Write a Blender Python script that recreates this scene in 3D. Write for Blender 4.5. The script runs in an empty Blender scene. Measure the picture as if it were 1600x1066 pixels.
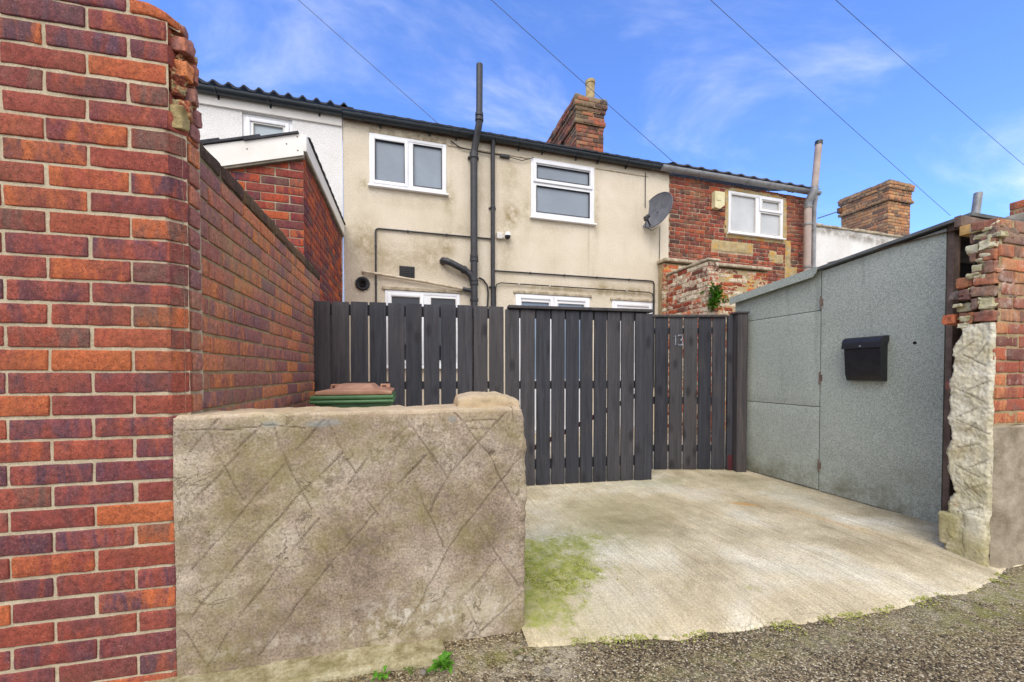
import bpy, math, random
import numpy as np
from mathutils import Vector, Matrix, noise as mnoise

sc = bpy.context.scene
R = math.radians
random.seed(7)

# ------------------------------------------------------------------ camera, world, sun, exposure
cam = bpy.data.cameras.new('camera')
cam.sensor_width = 36.0
cam.lens = 13.2975
cam.shift_y = 0.0377
cam.clip_start = 0.02
cam.clip_end = 2000
co = bpy.data.objects.new('camera', cam)
sc.collection.objects.link(co)
co.location = (0, 0, 1.06)
co.rotation_euler = (R(89.0), 0, R(-15.58))
sc.camera = co

SUN_EL, SUN_AZ = R(50), R(-154)          # azimuth measured from +Y clockwise (towards +X)
world = bpy.data.worlds.new('World')
sc.world = world
world.use_nodes = True
wn = world.node_tree
wn.nodes.clear()
def wnode(t, **k):
    n = wn.nodes.new(t)
    for a, b in k.items(): setattr(n, a, b)
    return n
w_out = wnode('ShaderNodeOutputWorld')
w_bg = wnode('ShaderNodeBackground')
w_sky = wnode('ShaderNodeTexSky')
w_sky.sky_type = 'NISHITA'
w_sky.sun_disc = False
w_sky.sun_elevation = SUN_EL
w_sky.sun_rotation = SUN_AZ
w_sky.air_density = 1.0
w_sky.dust_density = 0.6
w_sky.ozone_density = 2.0
w_bg.inputs['Strength'].default_value = 0.15
w_tc = wnode('ShaderNodeTexCoord')
w_sep = wnode('ShaderNodeSeparateXYZ')
wn.links.new(w_tc.outputs['Generated'], w_sep.inputs[0])
# project direction on a cloud plane so wisps get smaller towards the horizon
w_den = wnode('ShaderNodeMath', operation='ADD'); w_den.inputs[1].default_value = 0.25
wn.links.new(w_sep.outputs['Z'], w_den.inputs[0])
w_px = wnode('ShaderNodeMath', operation='DIVIDE'); w_py = wnode('ShaderNodeMath', operation='DIVIDE')
wn.links.new(w_sep.outputs['X'], w_px.inputs[0]); wn.links.new(w_den.outputs[0], w_px.inputs[1])
wn.links.new(w_sep.outputs['Y'], w_py.inputs[0]); wn.links.new(w_den.outputs[0], w_py.inputs[1])
w_cmb = wnode('ShaderNodeCombineXYZ')
wn.links.new(w_px.outputs[0], w_cmb.inputs[0]); wn.links.new(w_py.outputs[0], w_cmb.inputs[1])
w_map = wnode('ShaderNodeMapping')
w_map.inputs['Location'].default_value = (0.35, 0.55, 0)
w_map.inputs['Rotation'].default_value = (0, 0, R(35))
w_map.inputs['Scale'].default_value = (1.0, 2.1, 1.0)
wn.links.new(w_cmb.outputs[0], w_map.inputs[0])
w_n1 = wnode('ShaderNodeTexNoise'); w_n1.inputs['Scale'].default_value = 1.3
w_n1.inputs['Detail'].default_value = 9; w_n1.inputs['Roughness'].default_value = 0.6
w_n1.inputs['Distortion'].default_value = 0.5
wn.links.new(w_map.outputs[0], w_n1.inputs['Vector'])
w_r1 = wnode('ShaderNodeMapRange'); w_r1.interpolation_type = 'SMOOTHSTEP'
w_r1.inputs['From Min'].default_value = 0.47; w_r1.inputs['From Max'].default_value = 0.85
w_r1.inputs['To Max'].default_value = 0.45
wn.links.new(w_n1.outputs['Fac'], w_r1.inputs['Value'])
# heavy bright cloud added out of view, behind and overhead, for neutral light
w_bk = wnode('ShaderNodeMapRange'); w_bk.interpolation_type = 'SMOOTHSTEP'
w_bk.inputs['From Min'].default_value = 0.25; w_bk.inputs['From Max'].default_value = -0.25
w_bk.inputs['To Min'].default_value = 0.0; w_bk.inputs['To Max'].default_value = 0.85
wn.links.new(w_sep.outputs['Y'], w_bk.inputs['Value'])
w_mx = wnode('ShaderNodeMath', operation='MAXIMUM')
wn.links.new(w_r1.outputs[0], w_mx.inputs[0]); wn.links.new(w_bk.outputs[0], w_mx.inputs[1])
w_tint = wnode('ShaderNodeMix', data_type='RGBA', blend_type='MULTIPLY')
w_tint.inputs[0].default_value = 1.0
w_tint.inputs[7].default_value = (0.78, 1.02, 1.55, 1)
wn.links.new(w_sky.outputs[0], w_tint.inputs[6])
w_mix = wnode('ShaderNodeMix', data_type='RGBA')
w_mix.inputs[7].default_value = (7.2, 7.0, 6.7, 1)
wn.links.new(w_mx.outputs[0], w_mix.inputs[0])
wn.links.new(w_tint.outputs[2], w_mix.inputs[6])
wn.links.new(w_mix.outputs[2], w_bg.inputs['Color'])
wn.links.new(w_bg.outputs[0], w_out.inputs['Surface'])

sl = bpy.data.lights.new('sun', 'SUN')
sl.energy = 1.25
sl.angle = R(40)
sl.color = (1.0, 0.95, 0.88)
so = bpy.data.objects.new('sun', sl)
sc.collection.objects.link(so)
sdir = Vector((math.sin(SUN_AZ) * math.cos(SUN_EL), math.cos(SUN_AZ) * math.cos(SUN_EL), math.sin(SUN_EL)))
so.rotation_euler = (-sdir).to_track_quat('-Z', 'Y').to_euler()
so.location = (-6, -4, 12)

sc.view_settings.view_transform = 'Standard'
sc.view_settings.look = 'None'
sc.view_settings.exposure = 0.66
sc.view_settings.gamma = 1.0

# ------------------------------------------------------------------ helpers: scene tree
class Frame:
    """a local frame turned about the world's vertical axis, based at a point given in turned coordinates"""
    def __init__(s, rot=0.0, base=(0, 0, 0)):
        s.rot = R(rot); s.base = Vector(base)

def tag(o, label=None, cat=None, group=None, kind=None):
    if label: o['label'] = label
    if cat: o['category'] = cat
    if group: o['group'] = group
    if kind: o['kind'] = kind
    return o

def empty(name, fr, label, cat, group=None):
    o = bpy.data.objects.new(name, None)
    o.empty_display_size = 0.1
    sc.collection.objects.link(o)
    o.location = Matrix.Rotation(fr.rot, 3, 'Z') @ fr.base
    o.rotation_euler = (0, 0, fr.rot)
    o['_fb'] = 0
    del o['_fb']
    tag(o, label, cat, group)
    return o

class MB:
    def __init__(s):
        s.v = []; s.f = []; s.m = []; s.att = {}
    def add(s, vs, fs, m=0):
        o = len(s.v)
        s.v.extend([tuple(p) for p in vs])
        s.f.extend([tuple(i + o for i in f) for f in fs])
        s.m.extend([m] * len(fs))
        return o
    def box(s, lo, hi, m=0, T=None):
        x0, y0, z0 = lo; x1, y1, z1 = hi
        vs = [(x0,y0,z0),(x1,y0,z0),(x1,y1,z0),(x0,y1,z0),(x0,y0,z1),(x1,y0,z1),(x1,y1,z1),(x0,y1,z1)]
        fs = [(3,2,1,0),(4,5,6,7),(0,1,5,4),(1,2,6,5),(2,3,7,6),(3,0,4,7)]
        s.addT(vs, fs, m, T)
    def addT(s, vs, fs, m=0, T=None):
        if T:
            flip = det_sign(T) < 0
            vs = [T(*p) for p in vs]
            if flip: fs = [tuple(reversed(f)) for f in fs]
        s.add(vs, fs, m)
    def rb(s, lo, hi, r=0.004, step=(.05, .05, .05), amp=0.0, freq=20.0, seed=0.0, m=0, T=None, post=None, skip=(), amp2=0.0, freq2=80.0):
        """rounded box made of fine grids, its skin pushed in and out by noise"""
        lo = list(lo); hi = list(hi)
        r = min([r] + [(hi[i] - lo[i]) * .49 for i in range(3)])
        ax = []
        for i in range(3):
            L = hi[i] - lo[i]
            n = max(1, int(round((L - 2 * r) / step[i])))
            c = [lo[i], lo[i] + r * .35] + [lo[i] + r + (L - 2 * r) * k / n for k in range(n + 1)] + [hi[i] - r * .35, hi[i]]
            ax.append(c)
        idx = {}; vs = []; fs = []
        il = [lo[i] + r for i in range(3)]; ih = [hi[i] - r for i in range(3)]
        def vert(i, j, k):
            key = (i, j, k)
            if key in idx: return idx[key]
            p = (ax[0][i], ax[1][j], ax[2][k])
            q = [min(max(p[a], il[a]), ih[a]) for a in range(3)]
            d = [p[a] - q[a] for a in range(3)]
            l = math.sqrt(sum(x * x for x in d)) or 1.0
            d = [x / l for x in d]
            rr = r
            if amp:
                rr += amp * mnoise.noise((p[0] * freq + seed, p[1] * freq - seed * .7, p[2] * freq + seed * 1.3))
            if amp2:
                rr += amp2 * mnoise.noise((p[0] * freq2 + seed, p[1] * freq2 + seed, p[2] * freq2))
            P = [q[a] + d[a] * rr for a in range(3)]
            if post: P = post(P)
            idx[key] = len(vs); vs.append(tuple(P))
            return idx[key]
        n = [len(a) - 1 for a in ax]
        for a in range(3):
            b, c = (a + 1) % 3, (a + 2) % 3
            for side in (0, 1):
                if (a, side) in skip: continue
                for u in range(n[b]):
                    for w in range(n[c]):
                        q = []
                        for (du, dw) in ((0,0),(1,0),(1,1),(0,1)):
                            key = [0, 0, 0]; key[a] = side * n[a]; key[b] = u + du; key[c] = w + dw
                            q.append(vert(*key))
                        fs.append(tuple(q) if side else tuple(reversed(q)))
        s.addT(vs, fs, m, T)
    def tube(s, path, rad, seg=12, m=0, caps=True, rads=None):
        P = [Vector(p) for p in path]
        rings = []
        up = Vector((0, 0, 1))
        prev = None
        for i, p in enumerate(P):
            t = (P[min(i + 1, len(P) - 1)] - P[max(i - 1, 0)]).normalized()
            if prev is None:
                a = Vector((0, 0, 1)) if abs(t.z) < .9 else Vector((1, 0, 0))
                n = t.cross(a).normalized()
            else:
                n = (prev - t * prev.dot(t)).normalized()
            prev = n
            b = t.cross(n)
            rr = rads[i] if rads else rad
            rings.append([p + (n * math.cos(2 * math.pi * k / seg) + b * math.sin(2 * math.pi * k / seg)) * rr for k in range(seg)])
        vs = [tuple(v) for rg in rings for v in rg]
        fs = []
        for i in range(len(rings) - 1):
            for k in range(seg):
                fs.append((i * seg + k, i * seg + (k + 1) % seg, (i + 1) * seg + (k + 1) % seg, (i + 1) * seg + k))
        if caps:
            fs.append(tuple(reversed(range(seg)))); fs.append(tuple(range((len(rings) - 1) * seg, len(rings) * seg)))
        s.add(vs, fs, m)
    def lathe(s, c, prof, seg=20, m=0, axis=None):
        """prof: list of (radius, height along axis)"""
        A = Vector(axis or (0, 0, 1)).normalized()
        a = Vector((1, 0, 0)) if abs(A.x) < .9 else Vector((0, 1, 0))
        n = A.cross(a).normalized(); b = A.cross(n)
        vs = []; fs = []
        for (r, h) in prof:
            for k in range(seg):
                t = 2 * math.pi * k / seg
                vs.append(tuple(Vector(c) + A * h + (n * math.cos(t) + b * math.sin(t)) * r))
        for i in range(len(prof) - 1):
            for k in range(seg):
                fs.append((i * seg + k, i * seg + (k + 1) % seg, (i + 1) * seg + (k + 1) % seg, (i + 1) * seg + k))
        s.add(vs, fs, m)
    def prism(s, poly, a0, a1, T, m=0):
        """poly in (p,q); T(p,q,h)"""
        n = len(poly)
        vs = [T(p, q, a0) for p, q in poly] + [T(p, q, a1) for p, q in poly]
        fs = [tuple(reversed(range(n))), tuple(range(n, 2 * n))] + [(i, (i + 1) % n, n + (i + 1) % n, n + i) for i in range(n)]
        s.add(vs, fs, m)
    def grid(s, fn, nu, nv, m=0, hole=None):
        o = len(s.v)
        for j in range(nv + 1):
            for i in range(nu + 1):
                s.v.append(tuple(fn(i, j)))
        for j in range(nv):
            for i in range(nu):
                if hole and hole(i, j): continue
                a = o + j * (nu + 1) + i
                s.f.append((a, a + 1, a + nu + 2, a + nu + 1)); s.m.append(m)
        return o
    def build(s, name, mats, parent=None, fr=None, sharp=35, attrs=None):
        me = bpy.data.meshes.new(name)
        b = fr.base if fr else Vector((0, 0, 0))
        V = [(x - b.x, y - b.y, z - b.z) for x, y, z in s.v]
        me.from_pydata(V, [], s.f)
        if not isinstance(mats, (list, tuple)): mats = [mats]
        for mm in mats: me.materials.append(mm)
        me.polygons.foreach_set('material_index', s.m)
        me.polygons.foreach_set('use_smooth', [True] * len(me.polygons))
        if attrs:
            for k, arr in attrs.items():
                at = me.attributes.new(k, 'FLOAT', 'POINT')
                at.data.foreach_set('value', np.asarray(arr, dtype=np.float32))
        me.update()
        if sharp: me.set_sharp_from_angle(angle=R(sharp))
        o = bpy.data.objects.new(name, me)
        sc.collection.objects.link(o)
        if parent is not None: o.parent = parent
        elif fr is not None:
            o.location = Matrix.Rotation(fr.rot, 3, 'Z') @ fr.base
            o.rotation_euler = (0, 0, fr.rot)
        return o

def det_sign(T):
    o = Vector(T(0, 0, 0)); a = Vector(T(1, 0, 0)) - o; b = Vector(T(0, 1, 0)) - o; c = Vector(T(0, 0, 1)) - o
    return 1 if a.cross(b).dot(c) > 0 else -1

def fbm(x, y, z=0.0, oct=4):
    return mnoise.fractal((x, y, z), 1.0, 2.0, oct)

# ------------------------------------------------------------------ helpers: materials
class NT:
    def __init__(s, name):
        s.mat = bpy.data.materials.new(name); s.mat.use_nodes = True
        s.t = s.mat.node_tree; s.t.nodes.clear()
        s.out = s.n('ShaderNodeOutputMaterial'); s.b = s.n('ShaderNodeBsdfPrincipled')
        s.l(s.b.outputs[0], s.out.inputs['Surface'])
        s.tc = s.n('ShaderNodeTexCoord').outputs['Object']
    def n(s, t, **k):
        nd = s.t.nodes.new(t)
        for a, b in k.items(): setattr(nd, a, b)
        return nd
    def l(s, a, b): s.t.links.new(a, b)
    def map(s, scale=(1, 1, 1), rot=(0, 0, 0), loc=(0, 0, 0), src=None):
        m = s.n('ShaderNodeMapping')
        m.inputs['Scale'].default_value = scale; m.inputs['Rotation'].default_value = rot; m.inputs['Location'].default_value = loc
        s.l(src or s.tc, m.inputs[0]); return m.outputs[0]
    def noise(s, scale, detail=6, rough=.6, dist=0, src=None, col=False):
        n = s.n('ShaderNodeTexNoise')
        n.inputs['Scale'].default_value = scale; n.inputs['Detail'].default_value = detail
        n.inputs['Roughness'].default_value = rough; n.inputs['Distortion'].default_value = dist
        s.l(src or s.tc, n.inputs['Vector'])
        return n.outputs['Color' if col else 'Fac']
    def voro(s, scale, feat='F1', src=None, out='Distance', rnd=1.0):
        n = s.n('ShaderNodeTexVoronoi'); n.feature = feat
        n.inputs['Scale'].default_value = scale; n.inputs['Randomness'].default_value = rnd
        s.l(src or s.tc, n.inputs['Vector']); return n.outputs[out]
    def ramp(s, fac, stops, interp='LINEAR'):
        r = s.n('ShaderNodeValToRGB'); cr = r.color_ramp; cr.interpolation = interp
        while len(cr.elements) < len(stops): cr.elements.new(0.5)
        for e, (p, c) in zip(cr.elements, stops):
            e.position = p
            e.color = (c[0], c[1], c[2], 1) if isinstance(c, (tuple, list)) else (c, c, c, 1)
        s.l(fac, r.inputs[0]); return r.outputs[0]
    def mr(s, v, a, b, c=0.0, d=1.0):
        m = s.n('ShaderNodeMapRange'); m.inputs[1].default_value = a; m.inputs[2].default_value = b
        m.inputs[3].default_value = c; m.inputs[4].default_value = d
        s.l(v, m.inputs[0]); return m.outputs[0]
    def mix(s, fac, a, b, mode='MIX'):
        m = s.n('ShaderNodeMix', data_type='RGBA', blend_type=mode)
        for i, x in ((0, fac), (6, a), (7, b)):
            if isinstance(x, (int, float)): m.inputs[i].default_value = x if i == 0 else (x, x, x, 1)
            elif isinstance(x, (tuple, list)): m.inputs[i].default_value = (x[0], x[1], x[2], 1)
            else: s.l(x, m.inputs[i])
        return m.outputs[2]
    def math(s, op, a, b=0.0):
        m = s.n('ShaderNodeMath', operation=op)
        for i, x in ((0, a), (1, b)):
            if isinstance(x, (int, float)): m.inputs[i].default_value = x
            else: s.l(x, m.inputs[i])
        return m.outputs[0]
    def rnd(s): return s.n('ShaderNodeNewGeometry').outputs['Random Per Island']
    def attr(s, name):
        a = s.n('ShaderNodeAttribute'); a.attribute_name = name; return a.outputs['Fac']
    def sep(s): 
        x = s.n('ShaderNodeSeparateXYZ'); s.l(s.tc, x.inputs[0]); return x.outputs
    def done(s, col, rough=.8, bump=None, bstr=.5, bdist=.002, spec=.3, metal=0.0):
        if isinstance(col, (tuple, list)): s.b.inputs['Base Color'].default_value = (*col, 1)
        else: s.l(col, s.b.inputs['Base Color'])
        if isinstance(rough, (int, float)): s.b.inputs['Roughness'].default_value = rough
        else: s.l(rough, s.b.inputs['Roughness'])
        s.b.inputs['Specular IOR Level'].default_value = spec
        s.b.inputs['Metallic'].default_value = metal
        if bump is not None:
            bn = s.n('ShaderNodeBump'); bn.inputs['Strength'].default_value = bstr; bn.inputs['Distance'].default_value = bdist
            s.l(bump, bn.inputs['Height']); s.l(bn.outputs[0], s.b.inputs['Normal'])
        return s.mat

def lin(r, g, b):
    f = lambda c: (c / 255 / 12.92) if c / 255 <= .04045 else ((c / 255 + .055) / 1.055) ** 2.4
    return (f(r), f(g), f(b))

def plain(name, c, c2=None, rough=.6, scale=6, bscale=80, bstr=.15, bdist=.001, spec=.3, metal=0.0):
    t = NT(name)
    n = t.noise(scale, 8, .65)
    c2 = c2 or tuple(x * .75 for x in c)
    col = t.ramp(n, [(.35, c2), (.65, c)])
    return t.done(col, rough, t.noise(bscale, 4), bstr, bdist, spec, metal)

def brick_mat(name, tones, tones2, dirt=(.2, .17, .1), dirt_amt=.5, speck=.5, flame=1.0, white=0.0, bstr=.6):
    """every brick is an island of its own: base tone and second, flamed tone picked per brick"""
    t = NT(name)
    r = t.rnd()
    k = len(tones)
    a = t.ramp(r, [((i + .001) / k, c) for i, c in enumerate(tones)], 'CONSTANT')
    r2 = t.math('FRACT', t.math('MULTIPLY', r, 17.31))
    k2 = len(tones2)
    b = t.ramp(r2, [((i + .001) / k2, c) for i, c in enumerate(tones2)], 'CONSTANT')
    ofs = t.n('ShaderNodeVectorMath', operation='ADD')
    cmb = t.n('ShaderNodeCombineXYZ')
    for i in range(3): t.l(t.math('MULTIPLY', r, 31.0 + i * 17), cmb.inputs[i])
    t.l(t.tc, ofs.inputs[0]); t.l(cmb.outputs[0], ofs.inputs[1])
    src = t.map((1, 1, .28), src=ofs.outputs[0])
    m = t.ramp(t.noise(15, 7, .68, .5, src=src), [(.40, 0.0), (.60, flame)])
    col = t.mix(m, a, b)
    # burnt specks and pale grit
    sp = t.math('MULTIPLY', t.ramp(t.voro(150), [(.16, 1.0), (.34, 0.0)]), t.ramp(t.noise(60, 4, .7), [(.44, 0.0), (.54, 1.0)]))
    col = t.mix(t.math('MULTIPLY', sp, speck), col, (.05, .03, .028))
    gr = t.ramp(t.noise(260, 2, .6), [(.58, 0.0), (.7, 1.0)])
    col = t.mix(t.math('MULTIPLY', gr, .28), col, (.60, .36, .25))
    fine = t.noise(70, 8, .8)
    col = t.mix(.85, col, t.ramp(fine, [(.34, .40), (.66, 1.42)]), 'MULTIPLY')
    dm = t.math('MULTIPLY', t.ramp(t.noise(2.2, 7, .65), [(.5, 0.0), (.72, 1.0)]), dirt_amt)
    col = t.mix(dm, col, dirt)
    if white:
        wm = t.math('MULTIPLY', t.ramp(t.noise(6.5, 8, .75), [(.56, 0.0), (.66, 1.0)]), white)
        col = t.mix(wm, col, (.62, .52, .46))
    h = t.math('ADD', t.math('MULTIPLY', t.noise(60, 6, .7), .8), t.math('MULTIPLY', sp, -.5))
    return t.done(col, .85, h, bstr, .0035, .25)

def mortar_mat(name, c, c2):
    t = NT(name)
    col = t.ramp(t.noise(9, 8, .7), [(.3, c2), (.7, c)])
    col = t.mix(.6, col, t.ramp(t.noise(160, 3, .7), [(.3, .55), (.7, 1.2)]), 'MULTIPLY')
    return t.done(col, .95, t.noise(120, 5, .7), .8, .004, .1)

M = {}
FL_A = [lin(152,74,60), lin(142,68,58), lin(168,84,58), lin(128,64,60), lin(154,78,64), lin(120,62,64), lin(148,72,56), lin(182,98,60), lin(136,66,58), lin(158,80,62), lin(146,74,64), lin(132,66,62)]
FL_B = [lin(104,62,68), lin(96,64,78), lin(176,94,58), lin(118,66,64), lin(94,62,72), lin(160,84,62), lin(112,80,72), lin(138,70,60)]
M['brick_flame'] = brick_mat('flamed_brick', FL_A, FL_B, dirt=lin(112,92,58), dirt_amt=.32, speck=.75)
M['brick_side'] = brick_mat('weathered_flamed_brick', [lin(190,118,92), lin(166,102,90), lin(212,134,88), lin(156,102,96), lin(198,126,98), lin(172,120,94)], [lin(146,106,104), lin(212,132,84), lin(166,112,100), lin(138,102,104)], dirt=lin(164,146,100), dirt_amt=.6, speck=.6)
M['brick_ext'] = brick_mat('orange_red_brick', [lin(186,82,44), lin(140,54,48), lin(200,92,46), lin(120,48,54), lin(176,74,46), lin(104,48,60)], FL_B, dirt_amt=.15, speck=.55)
M['brick_old'] = brick_mat('old_red_brick', [lin(156,84,66), lin(138,74,64), lin(124,70,62), lin(166,92,66), lin(146,78,64), lin(172,100,66), lin(112,70,62), lin(82,62,58)], [lin(104,58,50), lin(84,54,48), lin(176,80,50), lin(140,70,56), lin(158,66,44)], dirt=lin(138,120,92), dirt_amt=.6, speck=.6, white=.35)
M['brick_orange'] = brick_mat('orange_old_brick', [lin(196,112,76), lin(176,92,68), lin(164,86,64), lin(142,78,66), lin(116,84,76), lin(190,120,96), lin(98,78,74)], [lin(150,80,64), lin(196,128,84), lin(134,98,88), lin(120,70,62), lin(180,100,66)], dirt=lin(170,152,122), dirt_amt=.6, speck=.6, white=.6)
M['brick_chimney'] = brick_mat('sooty_orange_brick', [lin(180,108,80), lin(166,92,72), lin(116,82,70), lin(88,72,66), lin(160,100,82), lin(156,132,104)], [lin(100,76,68), lin(176,104,74), lin(134,108,90), lin(76,66,62)], dirt=lin(140,128,96), dirt_amt=.55, speck=.6)
M['brick_tan'] = brick_mat('tan_orange_brick', [lin(204,160,114), lin(188,140,102), lin(212,170,126), lin(160,118,92), lin(134,108,92), lin(196,134,96)], [lin(126,98,80), lin(204,142,90), lin(160,122,90), lin(100,82,72)], dirt=lin(120,100,74), dirt_amt=.5, speck=.5)
M['mortar'] = mortar_mat('beige_mortar', lin(208,194,168), lin(176,160,132))
M['mortar_dark'] = mortar_mat('weathered_mortar', lin(150,136,106), lin(96,84,62))
M['mortar_pale'] = mortar_mat('pale_lime_mortar', lin(200,184,160), lin(150,130,106))
M['mortar_dirty'] = mortar_mat('dirty_mortar', lin(190,170,132), lin(138,116,86))

# low rendered concrete wall: scored lines, lime bloom and moss painted as wear
t = NT('scored_cement_render')
n1 = t.noise(3.2, 8, .62, .3)
col = t.ramp(n1, [(.32, lin(128,112,98)), (.44, lin(152,135,117)), (.54, lin(170,154,136)), (.68, lin(196,183,166))])
band = t.noise(1.0, 6, .6, src=t.map((1.8, 1.8, 10)))
col = t.mix(.7, col, t.ramp(band, [(.3, .76), (.7, 1.14)]), 'MULTIPLY')
col = t.mix(1.0, col, t.ramp(t.noise(110, 5, .8), [(.36, .55), (.64, 1.36)]), 'MULTIPLY')
col = t.mix(.6, col, t.ramp(t.noise(20, 8, .75), [(.35, .72), (.65, 1.18)]), 'MULTIPLY')
pits = t.ramp(t.voro(95), [(.05, 1.0), (.12, 0.0)])
pits = t.math('MAXIMUM', t.math('MULTIPLY', pits, t.ramp(t.noise(14, 3), [(.48, 0.0), (.56, 1.0)])), t.math('MULTIPLY', t.ramp(t.voro(34), [(.05, 1.0), (.10, 0.0)]), t.ramp(t.noise(9, 3), [(.5, 0.0), (.58, 1.0)])))
ck = t.math('ABSOLUTE', t.math('SUBTRACT', t.noise(5, 7, .62, .8), .5))
ck = t.math('MULTIPLY', t.ramp(ck, [(.004, 1.0), (.012, 0.0)]), t.ramp(t.noise(3.2, 4), [(.54, 0.0), (.64, 1.0)]))
pits = t.math('MAXIMUM', pits, t.math('MULTIPLY', ck, .8))
col = t.mix(t.math('MULTIPLY', pits, .8), col, lin(74,60,48))
col = t.mix(t.math('MULTIPLY', t.attr('moss'), t.ramp(t.noise(18, 8, .7), [(.46, .0), (.70, .55)])), col, lin(110,102,74))
col = t.mix(t.math('MULTIPLY', t.ramp(t.noise(4.5, 9, .75), [(.46, 0.0), (.62, 1.0)]), .55), col, lin(132,122,72))
col = t.mix(t.math('MULTIPLY', t.ramp(t.noise(3.2, 9, .7), [(.56, 0.0), (.68, 1.0)]), .5), col, lin(178,164,138))
col = t.mix(t.math('MULTIPLY', t.attr('pale'), t.ramp(t.noise(24, 8, .75), [(.48, 0.0), (.64, .8)])), col, lin(206,198,184))
col = t.mix(t.math('MULTIPLY', t.attr('top'), t.ramp(t.noise(30, 8, .75), [(.3, .35), (.6, .85)])), col, lin(196,174,140))
col = t.mix(t.math('MULTIPLY', t.math('MULTIPLY', t.attr('top'), t.ramp(t.noise(16, 6), [(.56, 0.0), (.7, 1.0)])), .4), col, lin(186,136,84))
col = t.mix(t.math('MULTIPLY', t.attr('groove'), .75), col, lin(88,72,56))
col = t.mix(t.math('MULTIPLY', t.attr('chip'), 1.0), col, lin(140,146,146))
h = t.math('ADD', t.math('MULTIPLY', t.noise(90, 6, .7), .7), t.math('MULTIPLY', pits, -.8))
h = t.math('ADD', h, t.math('MULTIPLY', t.attr('groove'), -.8))
M['render'] = t.done(col, .92, h, .9, .005, .15)

# broomed concrete drive
t = NT('broomed_concrete')
n1 = t.noise(1.5, 8, .6, .4)
col = t.ramp(n1, [(.32, lin(172,156,124)), (.5, lin(208,194,162)), (.66, lin(224,216,194))])
br = t.noise(1.0, 6, .75, src=t.map((72, 2.2, 1), rot=(0, 0, R(-7))))
col = t.mix(.75, col, t.ramp(br, [(.32, .55), (.5, 1.0), (.7, 1.16)]), 'MULTIPLY')
br2 = t.noise(1.0, 4, .6, src=t.map((6, .7, 1), rot=(0, 0, R(-7))))
col = t.mix(.3, col, t.ramp(br2, [(.35, .78), (.65, 1.12)]), 'MULTIPLY')
col = t.mix(1.0, col, t.ramp(t.noise(120, 5, .8), [(.36, .6), (.64, 1.3)]), 'MULTIPLY')
col = t.mix(.8, col, t.ramp(t.noise(5, 9, .75), [(.32, .72), (.66, 1.16)]), 'MULTIPLY')
col = t.mix(t.math('MULTIPLY', t.math('MULTIPLY', t.attr('tan'), t.ramp(t.noise(3, 8, .7), [(.35, .2), (.65, 1.0)])), .55), col, lin(190,168,128))
mn = t.ramp(t.math('ADD', t.math('MULTIPLY', t.noise(11, 9, .78), .65), t.math('MULTIPLY', br, .35)), [(.36, 0.0), (.52, 1.0)])
mossf = t.math('MULTIPLY', t.ramp(t.math('ADD', t.attr('moss'), t.math('MULTIPLY', t.math('SUBTRACT', t.noise(7, 9, .8), .5), 3.4)), [(.30, 0.0), (.72, 1.0)]), mn)
mc = t.ramp(t.noise(16, 6, .7), [(.3, lin(116,122,54)), (.5, lin(154,158,76)), (.7, lin(188,182,116))])
col = t.mix(mossf, col, mc)
col = t.mix(t.math('MULTIPLY', t.attr('algae'), t.math('MULTIPLY', mn, .6)), col, lin(126,130,84))
col = t.mix(t.math('MULTIPLY', t.attr('rust'), .8), col, lin(196,140,60))
ck = t.math('ABSOLUTE', t.math('SUBTRACT', t.noise(1.6, 8, .6, .6), .5))
ck = t.math('MULTIPLY', t.ramp(ck, [(.0010, 1.0), (.0035, 0.0)]), t.ramp(t.noise(1.3, 4), [(.52, 0.0), (.60, 1.0)]))
col = t.mix(t.math('MULTIPLY', ck, .6), col, lin(96,88,66))
dk = t.math('MULTIPLY', t.ramp(t.voro(26), [(.035, 1.0), (.07, 0.0)]), t.ramp(t.noise(4, 3), [(.5, 0.0), (.6, 1.0)]))
col = t.mix(t.math('MULTIPLY', dk, .8), col, lin(92,82,66))
col = t.mix(t.attr('crack'), col, lin(70,66,48))
h = t.math('ADD', t.math('MULTIPLY', br, .9), t.math('MULTIPLY', t.noise(120, 5, .7), .5))
M['pad'] = t.done(col, .9, h, .8, .005, .2)

# worn tarmac alley
t = NT('worn_tarmac')
vc = t.voro(160, out='Color')
vs_ = t.n('ShaderNodeSeparateColor'); t.l(vc, vs_.inputs[0])
stone = t.ramp(vs_.outputs[0], [(0, lin(76,64,50)), (.25, lin(124,108,84)), (.5, lin(158,138,104)), (.75, lin(188,170,132)), (.92, lin(228,214,182))], 'CONSTANT')
big = t.ramp(t.noise(2.4, 8, .65), [(.3, .68), (.7, 1.15)])
col = t.mix(.8, stone, big, 'MULTIPLY')
ed = t.ramp(t.voro(160), [(.25, 1.0), (.6, .45)])
col = t.mix(.8, col, ed, 'MULTIPLY')
col = t.mix(t.math('MULTIPLY', t.attr('pale'), t.ramp(t.noise(14, 9, .75), [(.42, 0.0), (.58, 1.0)])), col, lin(184,172,146))
col = t.mix(t.math('MULTIPLY', t.attr('moss'), t.ramp(t.noise(20, 8, .7), [(.42, 0.0), (.6, .8)])), col, lin(126,124,62))
h = t.math('ADD', t.math('MULTIPLY', t.voro(160), -.7), t.math('MULTIPLY', t.noise(40, 6, .7), .8))
M['tarmac'] = t.done(col, .88, h, .9, .008, .25)

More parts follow.
